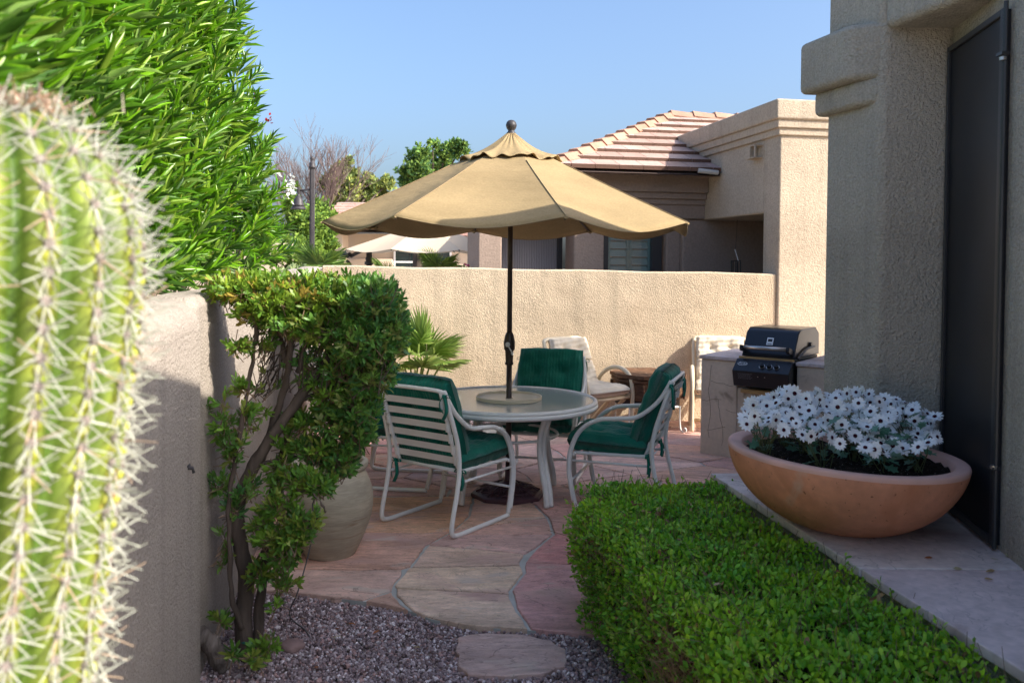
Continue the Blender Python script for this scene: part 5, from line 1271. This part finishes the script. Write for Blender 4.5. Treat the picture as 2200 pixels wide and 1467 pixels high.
# ---- fan palm by the far wall
def fan(mbP, c, d, L_, n, spreadA, hub, parts):
    d = d.normalized(); s = d.cross(Vector((0,.2,1))); s.normalize(); up = s.cross(d)
    for i in range(n):
        a = (i/(n-1)-.5)*spreadA; v = (d*math.cos(a)+s*math.sin(a)+up*.10*math.cos(a*2.2)).normalized()
        parts.append((c, v, L_*(1-.18*abs(i/(n-1)-.5)*2), up))
fpalm = thing('fan_palm', 'small green fan palm by the far wall behind the green chairs', 'palm', (-.98,8.85,0)); fo_ = Vector((-.98,8.85,0))
parts = []; rq = random.Random(6); pet = MB()
spec = [((915,760),(.10,-.6,.75),.40),((930,765),(.75,-.3,.55),.42),((900,735),(-.1,.1,1),.40),((880,760),(-.7,-.3,.6),.4),((950,780),(.9,-.1,.12),.33),((905,790),(.3,-.8,.35),.42),((870,790),(-.9,-.2,.2),.35),((890,750),(-.35,.3,.9),.42)]
for (px,py), d, L_ in spec:
    c = P(px,py,8.8)+Vector((0,rq.uniform(-.15,.15),0)); pet.tube(spline([Vector((0,0,.05)), (c-fo_)*.55+Vector((0,0,.08)), c-fo_], 4), .010, 5); fan(None, c-fo_, Vector(d), L_, 30, 3.3, .05, parts)
pet.build('petioles', mat('palm_petiole', (.25,.33,.08), .5), fpalm)
leaves('fronds', np.array([p[0][:] for p in parts]), np.array([p[1][:] for p in parts]), np.array([p[2]*rq.uniform(.9,1.05) for p in parts]), .026, pick([(.30,.44,.10),(.38,.50,.13),(.22,.36,.08)], len(parts)), T_LANCE, M['leaf'], fpalm, up=np.array([p[3][:] for p in parts]), curl=.5)
def small_palm(px, py, D_, n, L_, label, trunk=0):
    b = P(px,py,D_); pl_ = thing('fan_palm', label, 'palm', (b.x,D_,0)); parts = []; o_ = Vector((b.x,D_,0)); mb = MB()
    mb.tube([Vector((0,0,-.1)),Vector((0,0,b.z))], trunk or .03, 10); mb.build('trunk', M['bark'], pl_)
    for i in range(n):
        d = Vector((math.cos(i*2.4)*.9, math.sin(i*2.4)*.6, .15+.85*((i*37)%10)/10)); c = b-o_+d*L_*.4; fan(None, c, d, L_, 20, 2.9, .05, parts)
    leaves('fronds', np.array([p[0][:] for p in parts]), np.array([p[1][:] for p in parts]), np.array([p[2] for p in parts]), .03*L_/.5, pick([(.17,.28,.05),(.24,.34,.06),(.12,.22,.05)], len(parts)), T_LANCE, M['leaf'], pl_, up=np.array([p[3][:] for p in parts]), curl=.5)
small_palm(684, 580, 11.4, 9, .34, 'small yellow green fan palm peeping over the wall below the lamp post')
small_palm(940, 582, 12.5, 9, .30, 'low fan palm beyond the wall under the pale cantilever umbrella')
small_palm(832, 588, 12.0, 5, .22, 'spiky dark palm tuft beyond the wall left of the far window')
small_palm(897, 545, 16.0, 6, .40, 'palm with rough thick trunk in front of the far window', trunk=.09)

# ---- trees and bushes in the background
def tree(name, px, D_, trunk_top_py, blobs_, n, size, palette, label, cat='tree', tr=.12, branches=True, seed=1):
    b = P(px,560,D_); o_ = Vector((b.x,D_,0)); t = thing(name, label, cat, tuple(o_)); rr = random.Random(seed); mb = MB(); top = P(px,trunk_top_py,D_)-o_
    mb.tube(spline([Vector((0,0,-.2)), Vector((tr,0,top.z*.5)), top], 4), [tr*(1-.5*i/8) for i in range(9)], 8)
    cs_ = [(P(x,y,D_+dz)-o_, rx*D_/F, ry*D_/F) for x,y,rx,ry,dz in blobs_]
    for c, rx, ry in cs_: mb.tube(spline([top*.8, top.lerp(c,.5)+Vector((0,0,-.1)), c], 4), [tr*.5*(1-.09*i) for i in range(9)], 6)
    mb.build('trunk', M['bark'], t, smooth=True)
    W = np.array([rx*ry for _,rx,ry in cs_]); W /= W.sum(); pos = []; nrm = []
    sub = []
    for (c,rx,ry), w_ in zip(cs_, W):
        for _ in range(max(4,int(w_*n/38))):
            v = Vector((rr.gauss(0,1),rr.gauss(0,1),rr.gauss(0,1))).normalized()*rr.random()**.45; sub.append((c+Vector((v.x*rx,v.y*(rx+ry)/2,v.z*ry)), min(rx,ry)*rr.uniform(.16,.34), rr.random()))
    tone = []
    for c, r, tn in sub:
        for _ in range(38):
            v = Vector((rr.gauss(0,1),rr.gauss(0,1),rr.gauss(0,1)))*.55; pos.append((c+v*r)[:]); tone.append(tn)
    N = len(pos); col = pick(palette, N, .15)*(.75+.5*np.array(tone))[:,None]; L_ = rng.uniform(.7,1.3,N)*size
    leaves('crown', np.array(pos), rand_dirs(N,.2), L_, L_*.42, col, T_OVAL, M['leaf_far'], t)
    return t
OLV = [(.20,.26,.08),(.26,.31,.08),(.14,.20,.07),(.33,.35,.08)]; LIM = [(.17,.27,.04),(.22,.32,.05),(.11,.20,.04)]; DRK = [(.07,.16,.05),(.11,.21,.05),(.17,.27,.05)]
tree('tree', 745, 27, 470, [(735,395,34,48,0),(770,405,34,40,1),(745,360,16,24,0),(800,405,30,26,1),(720,440,26,30,0),(830,398,20,18,1),(700,400,12,20,0)], 9000, .16, OLV, 'rounded olive green tree behind the pink roofed far house', seed=2)
tree('tree', 930, 30, 420, [(905,350,34,34,0),(880,385,26,26,0),(958,330,30,26,1),(990,320,28,22,0),(945,370,30,30,1),(930,310,12,12,0),(870,372,20,14,0)], 5200, .16, DRK+[(.17,.26,.05)], 'bright leafy tree rising directly behind the tan patio umbrella', seed=3)
tree('tree', 640, 17, 500, [(650,500,40,60,0),(690,470,30,50,1),(630,440,20,40,0),(700,520,26,40,0),(640,545,60,30,-1)], 9000, .10, LIM, 'dense yellow green bush behind the lamp post', 'tree', seed=4)
tree('flowering_bush', 640, 12.5, 560, [(625,560,26,26,0),(650,575,30,20,0),(610,590,22,18,0),(590,560,16,14,0)], 2600, .05, LIM, 'low green bush with tiny pink blooms beyond the wall end', 'bush', tr=.03, seed=5)
tree('agave', 640, 10.6, 596, [(640,592,40,12,0),(600,600,30,12,0)], 1600, .09, [(.25,.33,.15),(.32,.38,.18)], 'pale grassy plant beyond the wall behind the shrub crown', 'plant', tr=.02, seed=6)
# bougainvillea sprigs just over the wall
bg = thing('bougainvillea', 'sprigs of magenta bougainvillea just showing over the garden wall', 'bush', tuple(P(1035,590,11.2))); bo_ = bg.location.copy(); pos = []; gp2 = []
for x, y, n in ((1003,571,8),(985,576,5),(1040,572,12),(1052,573,12),(1060,568,12),(1064,574,10),(1030,578,8)):
    c = P(x,y,11.2)-bo_; pos += [(c+Vector((random.gauss(0,.018),random.gauss(0,.03),random.gauss(0,.018))))[:] for _ in range(n)]; gp2 += [(c+Vector((random.gauss(0,.04),random.gauss(0,.05),-abs(random.gauss(0,.06)))))[:] for _ in range(26)]
leaves('bracts', np.array(pos), rand_dirs(len(pos)), .035, .028, pick([(.60,.02,.15),(.70,.05,.22)], len(pos)), T_OVAL, M['leaf'], bg)
leaves('foliage', np.array(gp2), rand_dirs(len(gp2),.5), .045, .02, pick(LIM, len(gp2)), T_OVAL, M['leaf'], bg)
# bare winter tree
bt_ = thing('bare_tree', 'leafless tree with fine upswept twigs behind the lamp post', 'tree', tuple(Vector((P(672,560,26).x,26,0)))); bo_ = bt_.location.copy()
s0, s1, r0_, r1_ = [], [], [], []; rt = random.Random(77)
def grow(p, d, l, r, lev):
    n = 3; q = p
    for i in range(n):
        d = (d+Vector((rt.gauss(0,.09),rt.gauss(0,.09),.07))).normalized(); e_ = q+d*l/n; s0.append(q[:]); s1.append(e_[:]); r0_.append(r*(1-.25*i/n)); r1_.append(r*(1-.25*(i+1)/n)); q = e_
        if lev and i: 
            for _ in range(2+(lev<2)):
                a = Vector((rt.gauss(0,1),rt.gauss(0,1)*.8,rt.gauss(0,.35))).normalized(); grow(q, (d+a*.5).normalized(), l*rt.uniform(.55,.78), r*.55, lev-1)
for px_, tx in ((655,-.30),(668,.02),(682,.22),(640,-.42),(692,.34)):
    b = P(672+(px_-672)*.3,520,26)-bo_; b.z = 1.2; grow(b, Vector((tx*.5,rt.uniform(-.2,.2),1)).normalized(), 1.62, .042, 4)
s0.append((0,0,-.2)); s1.append((0,0,1.3)); r0_.append(.14); r1_.append(.10)
sticks('branches', s0, s1, np.array(r0_), np.array(r1_), mat('pale_twig', (.19,.135,.12), .9), bt_, seg=4)
